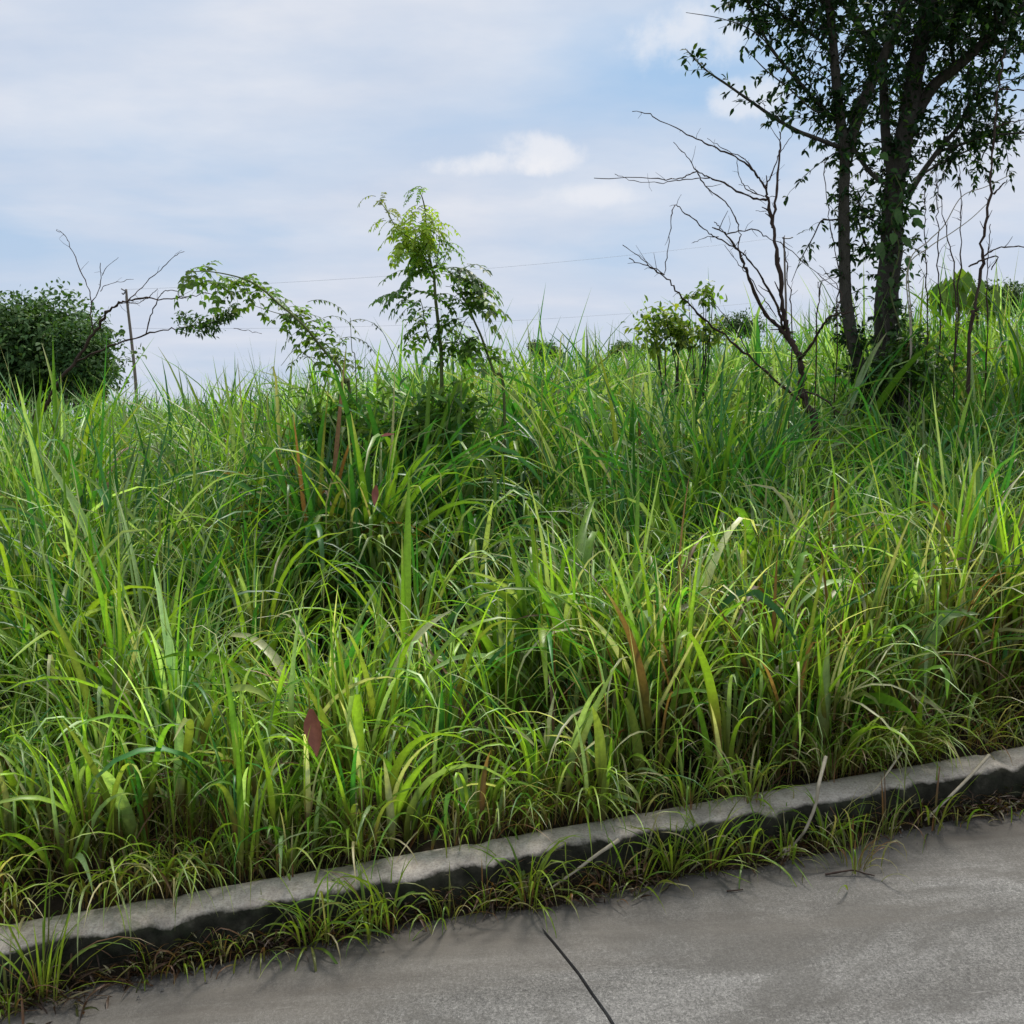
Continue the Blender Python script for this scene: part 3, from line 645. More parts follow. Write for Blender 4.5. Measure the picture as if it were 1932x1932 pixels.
for i, (pts, lab) in enumerate([
 ([(1420, 1560), (1405, 1215), (1500, 1110), (1600, 1045), (1690, 980), (1770, 905)], 'dry pale stalk leaning right from the thick trunk, the lower of two'),
 ([(1425, 1540), (1412, 1190), (1500, 1080), (1570, 1010), (1650, 880), (1760, 835), (1882, 775)], 'dry pale stalk leaning right from the thick trunk, the upper of two'),
 ([(1495, 1500), (1492, 1250), (1490, 1100), (1485, 960), (1480, 845)], 'thin upright dark stem nearest the thick trunk on its right'),
 ([(1550, 1500), (1543, 1190), (1540, 1000), (1536, 880), (1532, 770)], 'thin upright dark stem second from the thick trunk on its right'),
 ([(1620, 1480), (1612, 1200), (1590, 1080), (1560, 920), (1540, 800)], 'thin dark stem tilting left towards the crown, right of the trunk'),
 ([(1625, 1480), (1640, 1080), (1645, 900), (1636, 740)], 'thin upright stem right of the left-tilting one, below the crown'),
 ([(1765, 1480), (1765, 1240), (1772, 1100), (1778, 1000)], 'short thin upright stem beside the tall bare sapling at the right'),
 ([(1095, 1420), (1100, 1230), (1070, 1060), (1050, 900), (1035, 700)], 'thin grey stem close to the left side of the thinner trunk'),
 ([(885, 1500), (880, 1300), (865, 1180), (853, 1050)], 'thin straight brown stem standing in the bare shrub'),
 ([(1000, 1500), (1015, 1330), (1008, 1260)], 'short forked dry stem right of the bare shrub')]):
    stick('thin_stem', lab, 'stem', pts, 3.0 if i not in (0, 1) else 2.6, 1.3, 8.0 + .1 * (i % 4), 'thin bare stems round the big tree', mat='straw' if i in (0, 1) else 'twig')

# ---- left dead branch --------------------------------------------
DL = 7.5
g = at(*z1(245, 1300), DL)
dead = empty('dead_shrub', (g[0], g[1], float(zland(g[0], g[1]))), 'dark leafless branch arching right past the leaning pole at the left', 'shrub')
def td(pts, w0, w1, d0=0, d1=0, nm='branch', foot=False): return tw(pts, w0, w1, d0, d1, nm, foot, z1, dead, DL)
td([(215, 1400), (245, 1295), (320, 1150), (420, 1020), (500, 900), (570, 790), (640, 690), (700, 640), (760, 615), (850, 602), (1000, 604), (1150, 580), (1300, 570)], 8, 1.2, 0, -.6, 'stem', True)
for pts, w0, w1, d0, d1 in [([(765, 612), (800, 580), (860, 520), (960, 430), (1040, 350), (1100, 320)], 2.2, 1, -.3, -.1), ([(560, 800), (540, 700), (548, 630), (598, 530), (598, 388)], 2.6, 1.3, -.2, -.1),
 ([(548, 630), (520, 520), (460, 380), (400, 250), (370, 212), (335, 195)], 2, 1, -.15, .1), ([(870, 818), (900, 710), (945, 600), (990, 556), (1055, 560), (1070, 590)], 2.4, 1, -.4, -.4),
 ([(450, 980), (560, 930), (700, 870), (870, 820), (1000, 785), (1120, 775), (1250, 770)], 3.6, 1.6, -.1, -.5), ([(880, 603), (910, 570), (940, 545)], 1.6, .9, -.4, -.5), ([(760, 625), (820, 630), (880, 600)], 1.4, 1, -.3, -.4),
 ([(610, 465), (640, 410), (710, 355)], 1.2, .8, 0, 0), ([(600, 560), (620, 530), (700, 505), (800, 487)], 1.4, .8, -.1, 0), ([(650, 680), (560, 760), (520, 850)], 2, 1, -.2, 0)]:
    td(pts, w0, w1, d0, d1)
# leaf cluster at the end of the lower branch
a = Acc(); P = []
for x, y, r_, k in [(1110, 720, 45, 60), (1190, 760, 60, 110), (1270, 740, 55, 110), (1340, 700, 50, 100), (1395, 690, 30, 70), (1395, 640, 18, 26), (1100, 790, 45, 40), (1230, 800, 50, 40), (1070, 700, 20, 10)]:
    for _ in range(k):
        q = z1(x + random.gauss(0, r_ * .6), y + random.gauss(0, r_ * .42)); P.append(at(q[0], q[1], DL - .5 + random.gauss(0, .07)))
P = np.array(P); n = len(P); a.add(*leaves(P, rvec(n) + [0, 0, -.3], rvec(n) * .6 + [0, 0, 1], rng.uniform(.025, .05, n), rng.uniform(.014, .024, n), jit((.05, .10, .025), n)))
a.build('leaves', M['leaf'], dead)
td([(1120, 775), (1200, 770), (1280, 740), (1350, 690), (1390, 640)], 1.8, .9, -.5, -.5); td([(1395, 780), (1480, 790), (1560, 812)], 1.2, .8, -.5, -.5)

# ---- pinnate saplings --------------------------------------------
def frond(A, wood_, p, d, ln, pairs, ll, lw, col, droop=.9, r=.0018):
    """compound leaf: rachis + paired leaflets"""
    d = np.array(d, float); d /= np.linalg.norm(d); P = [np.array(p, float)]; m = 8
    for j in range(m):
        d = d + np.array([0, 0, -droop / m]) + rng.normal(0, .03, 3); d /= np.linalg.norm(d); P.append(P[-1] + d * ln / m)
    P = np.array(P); wood_.add(*tube(P, np.linspace(r, r * .4, len(P)), 4))
    ks = np.linspace(.18, 1, pairs) * (m - .01); pos, dd, nn = [], [], []
    for k in ks:
        i = int(k); f = k - i; q = P[i] * (1-f) + P[i+1] * f; t = P[i+1] - P[i]; t /= np.linalg.norm(t)
        s = np.cross(t, [0, 0, 1]); s /= np.linalg.norm(s) + 1e-6; u = np.cross(s, t)
        for sg in (-1, 1):
            if random.random() < .07: continue
            pos.append(q); dd.append(s * sg + t * .35 + np.array([0, 0, -.25]) + rng.normal(0, .15, 3)); nn.append(u + rng.normal(0, .3, 3))
    pos.append(P[-1]); dd.append(t); nn.append(u); n = len(pos)
    A.add(*leaves(pos, dd, nn, ll * rng.uniform(.75, 1.15, n), lw * rng.uniform(.8, 1.15, n), jit(col, n, .15)))
def pinnate(name, label, stems, fr, Dd, zf):
    g = at(*zf(*stems[0][0][0]), Dd); o = empty(name, (g[0], g[1], float(zland(g[0], g[1]))), label, 'sapling')
    for pts, w0, w1, d0, d1, ft in stems: one('stem', pts, w0*Dd/F*.5, w1*Dd/F*.5, d0, d1, zf, 'greenstem', o, Dd, ft, 6, .1)
    A = Acc(); W_ = Acc()
    for (x, y, dx, dz, ln, pairs, ll, lw, col, droop) in fr:
        q = zf(x, y); p = at(q[0], q[1], Dd + random.uniform(-.12, .12))
        frond(A, W_, p, (dx, random.uniform(-.5, .5), dz), ln, pairs, ll, lw, col, droop)
    W_.build('leaf_stalks', M['greenstem'], o); A.build('leaflets', M['leaf'], o); return o
YG = (.27, .36, .04); MG = (.16, .28, .04); DG = (.11, .21, .04); GG = (.12, .17, .09)
fr = []
for x, y, c, k, sz in [(945, 235, MG, 4, .5), (600, 320, OLV, 3, .5), (680, 400, OLV, 3, .55), (900, 400, YG, 6, .7), (960, 420, YG, 4, .7), (700, 510, YG, 4, .6), (780, 540, YG, 5, .8), (860, 520, YG, 5, .8), (1000, 530, YG, 7, .9), (1050, 570, YG, 5, .8), (1110, 570, YG, 3, .7),
                        (830, 660, YG, 7, .9), (880, 690, YG, 8, .9), (960, 640, MG, 8, .9), (1010, 620, YG, 6, .9), (930, 760, MG, 6, .9), (1000, 820, DG, 6, .9), (1160, 760, MG, 4, .5), (1100, 700, MG, 3, .7)]:
    for _ in range(k + 2):
        ang = random.uniform(0, 2*math.pi); fr.append((x + random.gauss(0, 30), y + random.gauss(0, 24), math.cos(ang), random.uniform(-.5, .7), .21 * sz * random.uniform(.6, 1.25), 6, .050 * sz, .027 * sz, tuple(v * 1.3 for v in c), 1.6))
for x, y, dx, k, sz, c in [(1020, 900, -.9, 3, 1, MG), (1060, 900, -.4, 2, .9, MG), (1100, 900, .9, 3, 1.1, GG), (1130, 930, 1, 3, 1.1, MG), (1230, 870, 1, 3, 1, GG), (1250, 980, .9, 4, 1.1, MG), (1180, 1000, .6, 3, 1, DG), (1300, 1040, .8, 3, .9, DG),
                       (900, 1040, -.9, 3, .9, DG), (1080, 1130, .5, 2, .8, DG), (850, 1120, -.7, 3, .9, DG), (960, 1160, -.5, 2, .7, DG), (1290, 1130, 1, 4, 1.2, GG), (1330, 1200, .8, 3, 1, MG), (1220, 1230, -.3, 3, 1, DG),
                       (1100, 1230, -.7, 2, .8, DG), (1290, 1300, -.7, 3, .9, DG), (980, 1350, -.9, 2, .8, DG), (1100, 1400, .8, 2, 1, MG), (1000, 1420, -.6, 3, .9, DG), (1420, 1460, -.4, 3, .9, DG), (1300, 1480, .5, 3, 1, DG), (1130, 1500, .7, 3, 1, DG), (1250, 1560, -.8, 3, 1, DG), (1500, 1600, .8, 2, 1, DG), (1380, 1560, .3, 3, 1, MG)]:
    for _ in range(k + (1 if y > 1050 else 0)):
        fr.append((x + random.gauss(0, 32), y + random.gauss(0, 25), dx + random.gauss(0, .3), random.uniform(-.1, .6), .27 * sz * random.uniform(.7, 1.15), 6, .066 * sz, .034 * sz, c, 1.4))
pinnate('pinnate_sapling', 'tall slender sapling with feathery leaflets, yellow-green at the top, in the middle of the field',
  [([(1125, 1800), (1105, 1450), (1090, 1280), (1072, 1120), (1062, 960), (1040, 860), (1005, 700), (995, 560), (990, 420), (968, 310), (935, 225)], 8, 1.6, 0, 0, True),
   ([(1640, 1950), (1560, 1750), (1510, 1610), (1450, 1440), (1400, 1330), (1350, 1210), (1300, 1120), (1240, 990), (1180, 900)], 6, 2, 0, .1, True),
   ([(1050, 900), (1010, 840), (900, 660), (760, 560), (680, 420), (610, 320)], 3, 1, 0, -.1, False),
   ([(1075, 880), (1090, 780), (1110, 640), (1090, 520)], 2.4, 1, 0, .1, False), ([(1030, 1500), (985, 1330), (970, 1220), (945, 1130)], 3, 1.2, -.1, -.2, False),
   ([(1260, 1470), (1310, 1330), (1350, 1280)], 2, 1, 0, -.1, False)], fr, 7.0, z2)
# leaning leafy sapling
def zp(X, Y): return X, Y
fr = []
S_ = [(355, 512), (385, 515), (430, 520), (470, 532), (500, 552), (530, 580), (558, 600), (580, 628), (600, 650), (620, 672), (640, 690)]
for i, (x, y) in enumerate(S_[:-1]):
    for _ in range(11 if i < 9 else 8):
        u = random.random(); fr.append((x + u * 30 + random.gauss(0, 5), y + u * 20 + random.gauss(0, 5), random.uniform(-1, 1), random.uniform(-.6, .9), .15 * random.uniform(.5, 1.4), 3, .052, .033, MG if random.random() < .6 else (.12, .19, .03), 1.2))
for x, y, dx in [(560, 600, .9), (580, 570, .9), (590, 620, 1), (610, 600, .9), (640, 640, 1), (655, 610, .8), (650, 650, -.8), (480, 560, -.7), (600, 680, -.8)]:
    fr.append((x, y, dx, .6, .25, 7, .05, .016, (.06, .10, .04), 1.5))
pinnate('leaning_sapling', 'leafy sapling leaning left in a low arch with a drooping leafy tip', 
  [([(660, 760), (650, 720), (640, 692), (615, 665), (598, 645), (580, 622), (555, 597), (528, 575), (500, 550), (470, 530), (430, 518), (390, 512), (350, 513)], 7, 1.4, 0, -.4, True),
   ([(572, 610), (560, 600), (520, 590), (480, 577)], 2, 1, -.1, -.3, False), ([(672, 720), (664, 660), (661, 600)], 2.4, 1, 0, 0, True), ([(600, 690), (560, 660), (530, 690)], 1.5, .8, -.1, -.2, False)], fr, 6.8, zp)

leafy_bush('leafy_thicket', 'dark leafy thicket round the foot of the feathery sapling', 'bush', at3(840, 815, 7.0), (.62, .35, .48), 1150, .12, (.09, .20, .035), (.16, .27, .045), .4, lumps=16, asp=.3)
leafy_bush('leafy_thicket', 'dark low thicket round the foot of the leaning sapling', 'bush', at3(655, 815, 6.8), (.36, .25, .36), 480, .10, (.09, .20, .035), (.16, .27, .05), .4, lumps=9, asp=.35)
# ---- shrubs further back -----------------------------------------
leafy_bush('yellow_green_shrub', 'airy yellow-green leafy shrub on the skyline, left of the bare shrub', 'shrub', at3(1275, 640, 11), (.50, .3, .48), 800, .085, (.27, .36, .04), (.08, .15, .03), .4, lumps=11)
leafy_bush('small_green_sapling', 'thin pale green leafy top poking up beside the yellow-green shrub', 'sapling', at3(1325, 575, 11), (.24, .12, .26), 90, .09, (.20, .30, .04), (.12, .2, .03), .4, lumps=4)
# dark tree on the left
def crown_tree(name, label, c, r, n, ls, col, col2, lumps, group=None): return leafy_bush(name, label, 'tree', c, r, n, ls, col, col2, .25, group, 8, 'tleaf', lumps, .6, .55)
crown_tree('dark_round_tree', 'dense dark round-topped tree at the left edge, behind the dead branch', at3(35, 690, 26), (2.35, 2.0, 1.95), 52000, .15, (.065, .13, .038), (.11, .19, .05), 48)
crown_tree('dark_small_tree', 'smaller dark tree just right of the round-topped one at the left edge', at3(150, 700, 24), (.75, .8, 1.35), 12000, .12, (.055, .115, .035), (.10, .18, .045), 24)
for i, (x, y, Y, r, lab) in enumerate([(1025, 668, 50, (1.2, 1, .9), 'small dark bush on the skyline right of the tall sapling'), (1400, 625, 55, (1.5, 1, 1.0), 'grey-green bush on the skyline behind the bare shrub'),
        (1870, 565, 40, (1.1, 1, .9), 'low green bush on the skyline at the right edge'), (1925, 575, 40, (1.4, 1, 1.1), 'darker bush cut by the right edge of the photo'), (95, 735, 30, (1.7, 1, .6), 'low green bush in front of the dark trees at the left'),
        (1180, 668, 45, (1.0, 1, .5), 'low bush showing over the grass left of the yellow-green shrub')]):
    leafy_bush('distant_bush', lab, 'bush', at3(x, y, Y), r, 2600, .16, (.07, .12, .05), (.10, .17, .06), .4, 'bushes along the skyline', 4, 'tleaf', 9, .6)
# drooping big-leaved plants
def droop_plant(x, y, Dd, lab, s=1.0):
    p = at(x, y, Dd); o = empty('drooping_leaf_plant', (p[0], p[1], float(zland(p[0], p[1]))), lab, 'plant', 'drooping broad-leaved plants right of the tree')
    a = Acc(); limb(a, [[p[0], p[1], float(zland(p[0], p[1])) - .05], p - [0.02, 0, .3], p], .018, .010, 6); a.build('stem', M['greenstem'], o)
    A = Acc(); n = 26; az = rng.uniform(0, 6.28, n); P = p + rng.normal(0, .05, (n, 3)) * s
    d = np.stack([np.cos(az) * .6, np.sin(az) * .6, -.4 + rng.random(n) * .5], -1); P = P + d * .10 * s
    d2 = np.stack([np.cos(az) * .45, np.sin(az) * .45, -np.ones(n)], -1)
    A.add(*leaves(P, d2, np.stack([np.cos(az), np.sin(az), np.full(n, .5)], -1), rng.uniform(.18, .30, n) * s, rng.uniform(.06, .10, n) * s, jit((.15, .25, .04), n))); A.build('leaves', M['leaf'], o)
droop_plant(1785, 535, 10.5, 'pale drooping broad-leaved plant on the skyline, nearest the big tree'); droop_plant(1815, 525, 10.5, 'pale drooping broad-leaved plant on the skyline, middle one right of the tree', 1.15)
droop_plant(1850, 548, 10.5, 'pale drooping broad-leaved plant on the skyline, nearest the tall bare sapling')

# ---- utility poles and wires -------------------------------------
def pole(pts, Y, w, label, arm):
    P = np.array([at(*p, Y) for p in pts]); base = P[0].copy(); base[2] = float(zland(base[0], base[1])) - .1
    o = empty('utility_pole', (base[0], base[1], base[2] + .1), label, 'utility pole', 'distant utility poles')
    a = Acc(); limb(a, np.vstack([base, P]), w * Y / F * .62, w * Y / F * .38, 8, .05, 4); a.build('post', M['wood_pole'], o)
    a = Acc(); t = P[-1]; k = Y / F
    for s, (x0, z0) in enumerate(arm): a.add(*tube(spline([t + [0, -.05, -3*k], t + np.array([x0*k*.6, -.05, z0*k - 2*k]), t + np.array([x0*k, -.05, z0*k])], 4), 1.3*k, 5))
    a.build('crossarm', M['metal'], o)
    return t
pL = pole([(257, 738), (249, 650), (241, 580), (238, 546)], 38, 5.6, 'leaning wooden utility pole with a hooked top, standing alone at the left', [(-8, 1), (-7, -7)])
pR = pole([(1483, 600), (1481, 520), (1479, 447)], 42, 4, 'thin distant utility pole with a crossarm, behind the bare shrub', [(16, -1), (-3, -1)])
def wire(a_, b_, sag, lab):
    t = np.linspace(0, 1, 40)[:, None]; P = a_ * (1 - t) + b_ * t; P[:, 2] -= (4 * t * (1 - t))[:, 0] * sag
    A = Acc(); A.add(*tube(P, .0045, 4)); o = A.build('power_line', M['wire']); tag(o, lab, 'power line', 'power lines')
wire(pL, pR, .30, 'upper faint power line running between the two utility poles')
wire(pL + [0, 0, -1.4], pR + [0, 0, -2.5], .35, 'lower faint power line running between the two utility poles')

# ------------------------------------------------------------------ tall broad-bladed clumps
def clump(name, label, c, n, h, W, cols, wts, spread=14, bend=(70, 40), group=None, r=.08, S=9, lvl=.3, cat='grass clump', straw=.15):
    x, y = c; base = float(zland(x, y)) if tn(x, y)[1] > .21 else float(zroad(tn(x, y)[0])) + (.15 if tn(x, y)[1] > .03 else 0)
    az = rng.uniform(0, 2*np.pi, n); rad = np.abs(rng.normal(0, r, n)); lv = rng.random(n) * lvl * h
    P = np.stack([x + np.cos(az) * rad, y + np.sin(az) * rad, np.full(n, base) - .01 + lv], -1)
    th = R(90) - np.abs(rng.normal(0, R(spread), n)); bd = np.clip(rng.normal(R(bend[0]), R(bend[1]), n), R(3), R(170))
    L = h * rng.uniform(.6, 1.2, n); Wd = np.minimum(W * rng.uniform(.5, 1.15, n), .052)
    cols = np.array(cols); col = cols[rng.choice(len(cols), n, p=np.array(wts) / sum(wts))] * rng.uniform(.8, 1.2, (n, 1))
    V, Fq, cc = blades(P, az, th, bd, L, Wd, col, S, .22, OLV * np.ones((n, 1)) * .8, ((rng.random(n) < straw) * .9, STR * .8), rng.normal(0, .6, n), kink=(rng.uniform(.5, .85, n), np.where(rng.random(n) < (.5 if W > .02 else .2), rng.uniform(R(60), R(135), n), 0)))
    a = Acc(); a.add(V, Fq, cc)
    m = max(4, n // 5); az = rng.uniform(0, 6.28, m); P = np.stack([x + np.cos(az) * r * .5, y + np.sin(az) * r * .5, np.full(m, base - .02)], -1)
    a.add(*blades(P, az, R(90) - np.abs(rng.normal(0, R(6), m)), np.full(m, R(8)), h * rng.uniform(.25, .5, m), np.full(m, W * .45), np.tile(BRN * 1.2, (m, 1)) * rng.uniform(.7, 1.6, (m, 1)), 3, .3))
    o = a.build(name, M['grass'], loc=(x, y, base)); return tag(o, label, cat, group)
def cxy(px_, Y): return ((px_ - 966) / F * Y, Y)
BC = 'broad-bladed grass clumps in the field'
for px_, Y, n_, h, W_, cs, ws, lab in [
 (770, 6.6, 64, 1.35, .060, [DEEP * 1.3, GRN, PALE], [3, 2, 1], 'tall dark broad-bladed clump under the feathery sapling'),
 (720, 5.9, 34, 1.2, .036, [GRN, PALE, STR], [3, 2, .6], 'tall clump with curled pale tips, left of the middle'),
 (860, 7.1, 50, 1.35, .052, [DEEP * 1.2, GRN, PALE], [4, 1.5, 1], 'dark broad-bladed clump just right of the feathery sapling stem'),
 (590, 5.95, 64, 1.25, .045, [DEEP, DEEP * 1.4, BRN * 1.3, OLV * .7], [4, 2, .7, 1], 'dark overhanging clump standing behind the hollow at its left'),
 (710, 6.0, 64, 1.3, .05, [DEEP, GRN, PALE], [4, 2, 1], 'dark overhanging clump standing behind the hollow at its right'),
 (900, 6.1, 40, 1.0, .042, [DEEP * 1.3, PALE, GRN], [3, 2, 1], 'dark arching clump below the second stem of the feathery sapling'),
 (610, 6.2, 34, 1.0, .034, [DEEP * 1.3, GRN, BRN], [3, 2, .8], 'dark clump with brown blades above the dark hollow'),
 (560, 7.4, 30, 1.2, .04, [DEEP * 1.4, GRN, PALE], [2, 2, 1], 'tall clump at the skyline left of the leaning sapling foot'),
 (1230, 7.6, 36, 1.35, .045, [DEEP * 1.4, GRN, PALE], [3, 2, 2], 'tall broad-bladed clump below the yellow-green shrub'),
 (1010, 7.8, 36, 1.4, .045, [DEEP * 1.4, GRN, PALE], [2, 2, 2], 'tall pale-tipped clump at the skyline right of the feathery sapling'),
 (1050, 4.6, 34, .95, .055, [YEL * .9, GRN, PALE], [3, 3, 1], 'bright clump with wide upright blades in the middle of the grass'),
 (760, 4.6, 20, .85, .044, [GRN * 1.2, YEL, DEEP], [3, 2, 1], 'clump of wide upright green blades, left of the middle one'),
 (960, 4.35, 22, .70, .050, [PALE, GRN], [2, 3], 'wide-bladed clump with folded pale tips in front of the middle one'),
 (1130, 6.4, 40, 1.35, .036, [DEEP * 1.4, PALE], [3, 2], 'tall bluish-green clump right of the middle, behind the bright one'),
 (1310, 6.0, 40, 1.25, .030, [DEEP * 1.4, GRN], [3, 2], 'tall deep green clump in front of the bare shrub'),
 (140, 7.4, 30, 1.45, .046, [YEL, GRN, PALE], [3, 2, 1], 'yellow-green broad-bladed clump at the skyline near the dead branch'),
 (250, 7.6, 18, 1.1, .04, [YEL, GRN], [2, 2], 'yellow-green broad-bladed clump right of the dead branch foot'),
 (1690, 6.6, 34, 1.1, .036, [DEEP * 1.5, GRN], [3, 2], 'dark green clump in front of the big tree trunks'),
 (1850, 5.0, 46, 1.05, .028, [GRN, DEEP * 1.4, PALE], [3, 2, 1], 'arching clump at the right edge above the kerb grass'),
 (1480, 4.9, 44, .95, .024, [GRN, YEL, PALE], [3, 2, 1], 'tall arching clump right of the middle, its blades curling over'),
 (1700, 6.4, 22, 1.15, .03, [DEEP * 1.5, PALE], [3, 2], 'bluish arching clump right of the big tree foot'),
 (60, 4.5, 36, 1.05, .030, [YEL, GRN, PALE], [3, 3, 1], 'leaning clump of long blades at the left edge'),
 (180, 4.2, 24, .85, .026, [YEL, GRN], [3, 3], 'bright upright clump near the left edge above the kerb')]:
    clump('broad_grass_clump', lab, cxy(px_, Y), int(n_ * 1.15), h, W_, cs, ws, 15, (60, 40), BC, .07, 10, .35)
# tufts in the gutter and on the kerb
GT = 'grass tufts growing in the gutter along the kerb'
def gut(px_, n): # point on the road plane at offset n from the kerb face under photo column px_
    Y = 3.4
    for _ in range(8):
        x = (px_ - 966) / F * Y / math.cos(PITCH) * 1.06; t = (x - K0[0] - n * KN[0]) / KA[0]; x2, Y = xy(t, n)
    return x2, Y
TUF = [(95, -.06, 20, .34, 'tall fresh tuft crossing the kerb near the left edge'), (30, -.08, 22, .17, 'withered tuft in the gutter at the left corner'), (300, -.03, 14, .13, 'small tuft in the gutter near the left rubble'),
 (360, -.03, 16, .14, 'low mossy tuft under the smooth kerb stretch'), (430, -.03, 16, .14, 'low tuft under the kerb, left of the overgrown gap'), (500, -.02, 16, .15, 'low weedy tuft just left of the overgrown gap'), (590, -.04, 22, .24, 'bright tuft standing in the gap of the kerb'),
 (625, -.05, 16, .25, 'tuft with a long pale blade leaning left over the gutter'), (700, -.05, 16, .26, 'tuft with broad blades falling onto the road'), (740, -.05, 12, .24, 'tuft whose blades point down right onto the road'), (850, -.05, 18, .18, 'yellowing tuft hanging over the kerb, left of the bushy one'),
 (920, -.04, 16, .15, 'brown-green tuft left of the bushy upright one'), (995, -.05, 34, .27, 'bushy upright tuft at the middle of the kerb'), (1060, -.05, 16, .14, 'small drooping tuft right of the bushy upright one'), (1130, -.04, 16, .15, 'small tuft in the gutter above the long dry stalk'),
 (1200, -.04, 20, .20, 'mid-height tuft right of the long dry stalk'), (1260, -.05, 22, .22, 'tuft where the kerb is half hidden, left one'), (1330, -.05, 26, .26, 'tuft where the kerb is half hidden, right one'), (1400, -.06, 22, .22, 'tuft spilling down the kerb face near the fork stick'),
 (1470, -.06, 20, .20, 'tuft left of the pale forked stick'), (1540, -.06, 20, .22, 'tuft behind the pale forked stick'), (1590, -.1, 14, .17, 'thin tuft rising beside the crack in the road'), (1600, -.24, 18, .15, 'lone faint tuft growing from the road crack'), (1650, -.05, 14, .18, 'tuft right of the brown leaf in the gutter'),
 (1730, -.05, 9, .20, 'sparse upright tuft left of the leaning straw'), (1780, -.06, 8, .12, 'tiny low tuft right of the leaning straw'), (1880, -.06, 7, .10, 'tiny low tuft near the right edge')]
for px_, n_, k_, h, lab in TUF:
    br = h < .19
    clump('grass_tuft', lab, gut(px_, n_), int(k_ * 1.5), h * 1.15, .0095 if not br else .007, [YEL * .7, GRN * .75, OLV * .7, STR * .6, BRN], [3, 3, 1, .5, .2] if not br else [.6, 2, 3, 2, 2], random.choice([18, 26, 36]), (random.choice([50, 80, 105]), 40), GT, .03 if h > .2 else .05, 7, .15, 'grass tuft', .3)
for px_, n_, k_, h, lab in [(560, .17, 18, .2, 'tuft creeping over the kerb top left of the gap'), (690, .18, 18, .22, 'tuft creeping over the kerb top right of the gap'), (1180, .18, 18, .22, 'tuft at the kerb top left of the hidden stretch'), (1290, .14, 30, .26, 'dense tuft smothering the kerb top, left of two'),
    (1400, .12, 30, .25, 'dense tuft smothering the kerb top, right of two'), (1550, .16, 26, .28, 'tuft leaning over the kerb top above the forked stick'), (1650, .2, 20, .3, 'tuft arching over the kerb top right of the forked stick'), (860, .17, 12, .22, 'yellow-tipped tuft bending over the kerb top')]:
    clump('grass_tuft', lab, gut(px_, n_), int(k_ * 1.3), h, .009, [YEL, GRN, OLV, STR], [3, 3, 1, .5], 22, (80, 35), 'grass tufts leaning over the kerb top', .05, 7, .2, 'grass tuft', .3)

# ------------------------------------------------------------------ litter
def gz(px_, n, dz=.004):
    x, y = gut(px_, n); return np.array([x, y, float(zroad(tn(x, y)[0])) + dz])
def straw(pts, r, lab, splay=0):
    P = np.array([road_hit(*p[:2]) + [0, 0, p[2]] for p in pts]); a = Acc(); S = limb(a, P, r, r * .5, 5, .2)
    for k in range(splay):
        e = S[-1] + (S[-1] - S[-4]) * random.uniform(.8, 2.0) * .5 + rng.normal(0, .02, 3) * [1, 1, 0]; e[2] = S[-1][2] - .002
        a.add(*tube(spline([S[-5], (S[-5] + e) / 2 + [0, 0, .012], e], 4), np.linspace(r, r * .25, 5)[:5], 4))
    o = a.build('dry_stalk', M['straw']); tag(o, lab, 'dry stalk', 'dry stalks lying against the kerb')
def hit_h(px_, py_, h):  # ray hit at height h above the road
    d = direction(px_, py_); o = np.array([0, 0, CAMZ]); k = 1.
    for _ in range(40):
        p = o + d * k; k += (p[2] - zroad(tn(p[0], p[1])[0]) - h) / -d[2] * .9
    return o + d * k
def straw2(pts, r, lab, splay=0):
    P = np.array([hit_h(*p) for p in pts]); a = Acc(); S = limb(a, P, r, r * .5, 5, .2)
    for k in range(splay):
        d = S[-1] - S[-4]; e = S[-1] + d * random.uniform(.4, 1.1) + rng.normal(0, .018, 3) * [1, 1, 0]; e[2] = float(zroad(tn(e[0], e[1])[0])) + .008
        Q = spline([S[-4], (S[-4] + e) / 2 + [0, 0, .01], e], 4); a.add(*tube(Q, np.linspace(r * 1.2, r * .3, len(Q)), 4))
    o = a.build('dry_stalk', M['straw']); tag(o, lab, 'dry stalk', 'dry stalks lying against the kerb')
straw2([(1866, 1425, .19), (1830, 1465, .165), (1785, 1510, .105), (1745, 1548, .03)], .0075, 'straight pale straw leaning on the kerb near the right edge')
straw2([(1558, 1428, .31), (1545, 1480, .25), (1538, 1520, .18), (1520, 1565, .10), (1505, 1585, .05), (1480, 1612, .015)], .0075, 'pale stick with a splayed end lying from kerb to road', 5)
straw2([(1168, 1585, .17), (1130, 1610, .14), (1090, 1640, .095), (1032, 1682, .03)], .0075, 'long dry stalk lying along the gutter right of the middle')
straw2([(1700, 1560, .02), (1650, 1567, .01), (1620, 1575, .012), (1580, 1580, .01)], .0048, 'thin bent straw on the road edge by the brown leaf')
straw2([(1930, 1508, .03), (1890, 1530, .012), (1850, 1538, .01), (1820, 1540, .01)], .0048, 'thin curved straw in the gutter at the right edge')
straw2([(1700, 1420, .22), (1680, 1450, .20), (1655, 1485, .17), (1640, 1500, .15)], .0048, 'thin dry stem hanging down the kerb face right of the brown leaf')
def twig_on_road(pts, r, mat, name, lab, cat):
    a = Acc(); limb(a, np.array([hit_h(*p) for p in pts]), r, r * .4, 5, .3); a.build(name, M[mat]); o = bpy.context.scene.objects[-1] if False else a
stk = Acc(); limb(stk, np.array([hit_h(*p) for p in [(1557, 1650, .004), (1585, 1645, .012), (1610, 1642, .016), (1632, 1648, .010), (1650, 1652, .004)]]), .004, .002, 5, .4)
tag(stk.build('root_twig', M['twig']), 'dark crooked twig lying across the road crack below the lone tuft', 'twig')
stk = Acc(); limb(stk, np.array([hit_h(*p) for p in [(1371, 1681, .003), (1385, 1680, .005), (1402, 1678, .003)]]), .003, .002, 5, .3)
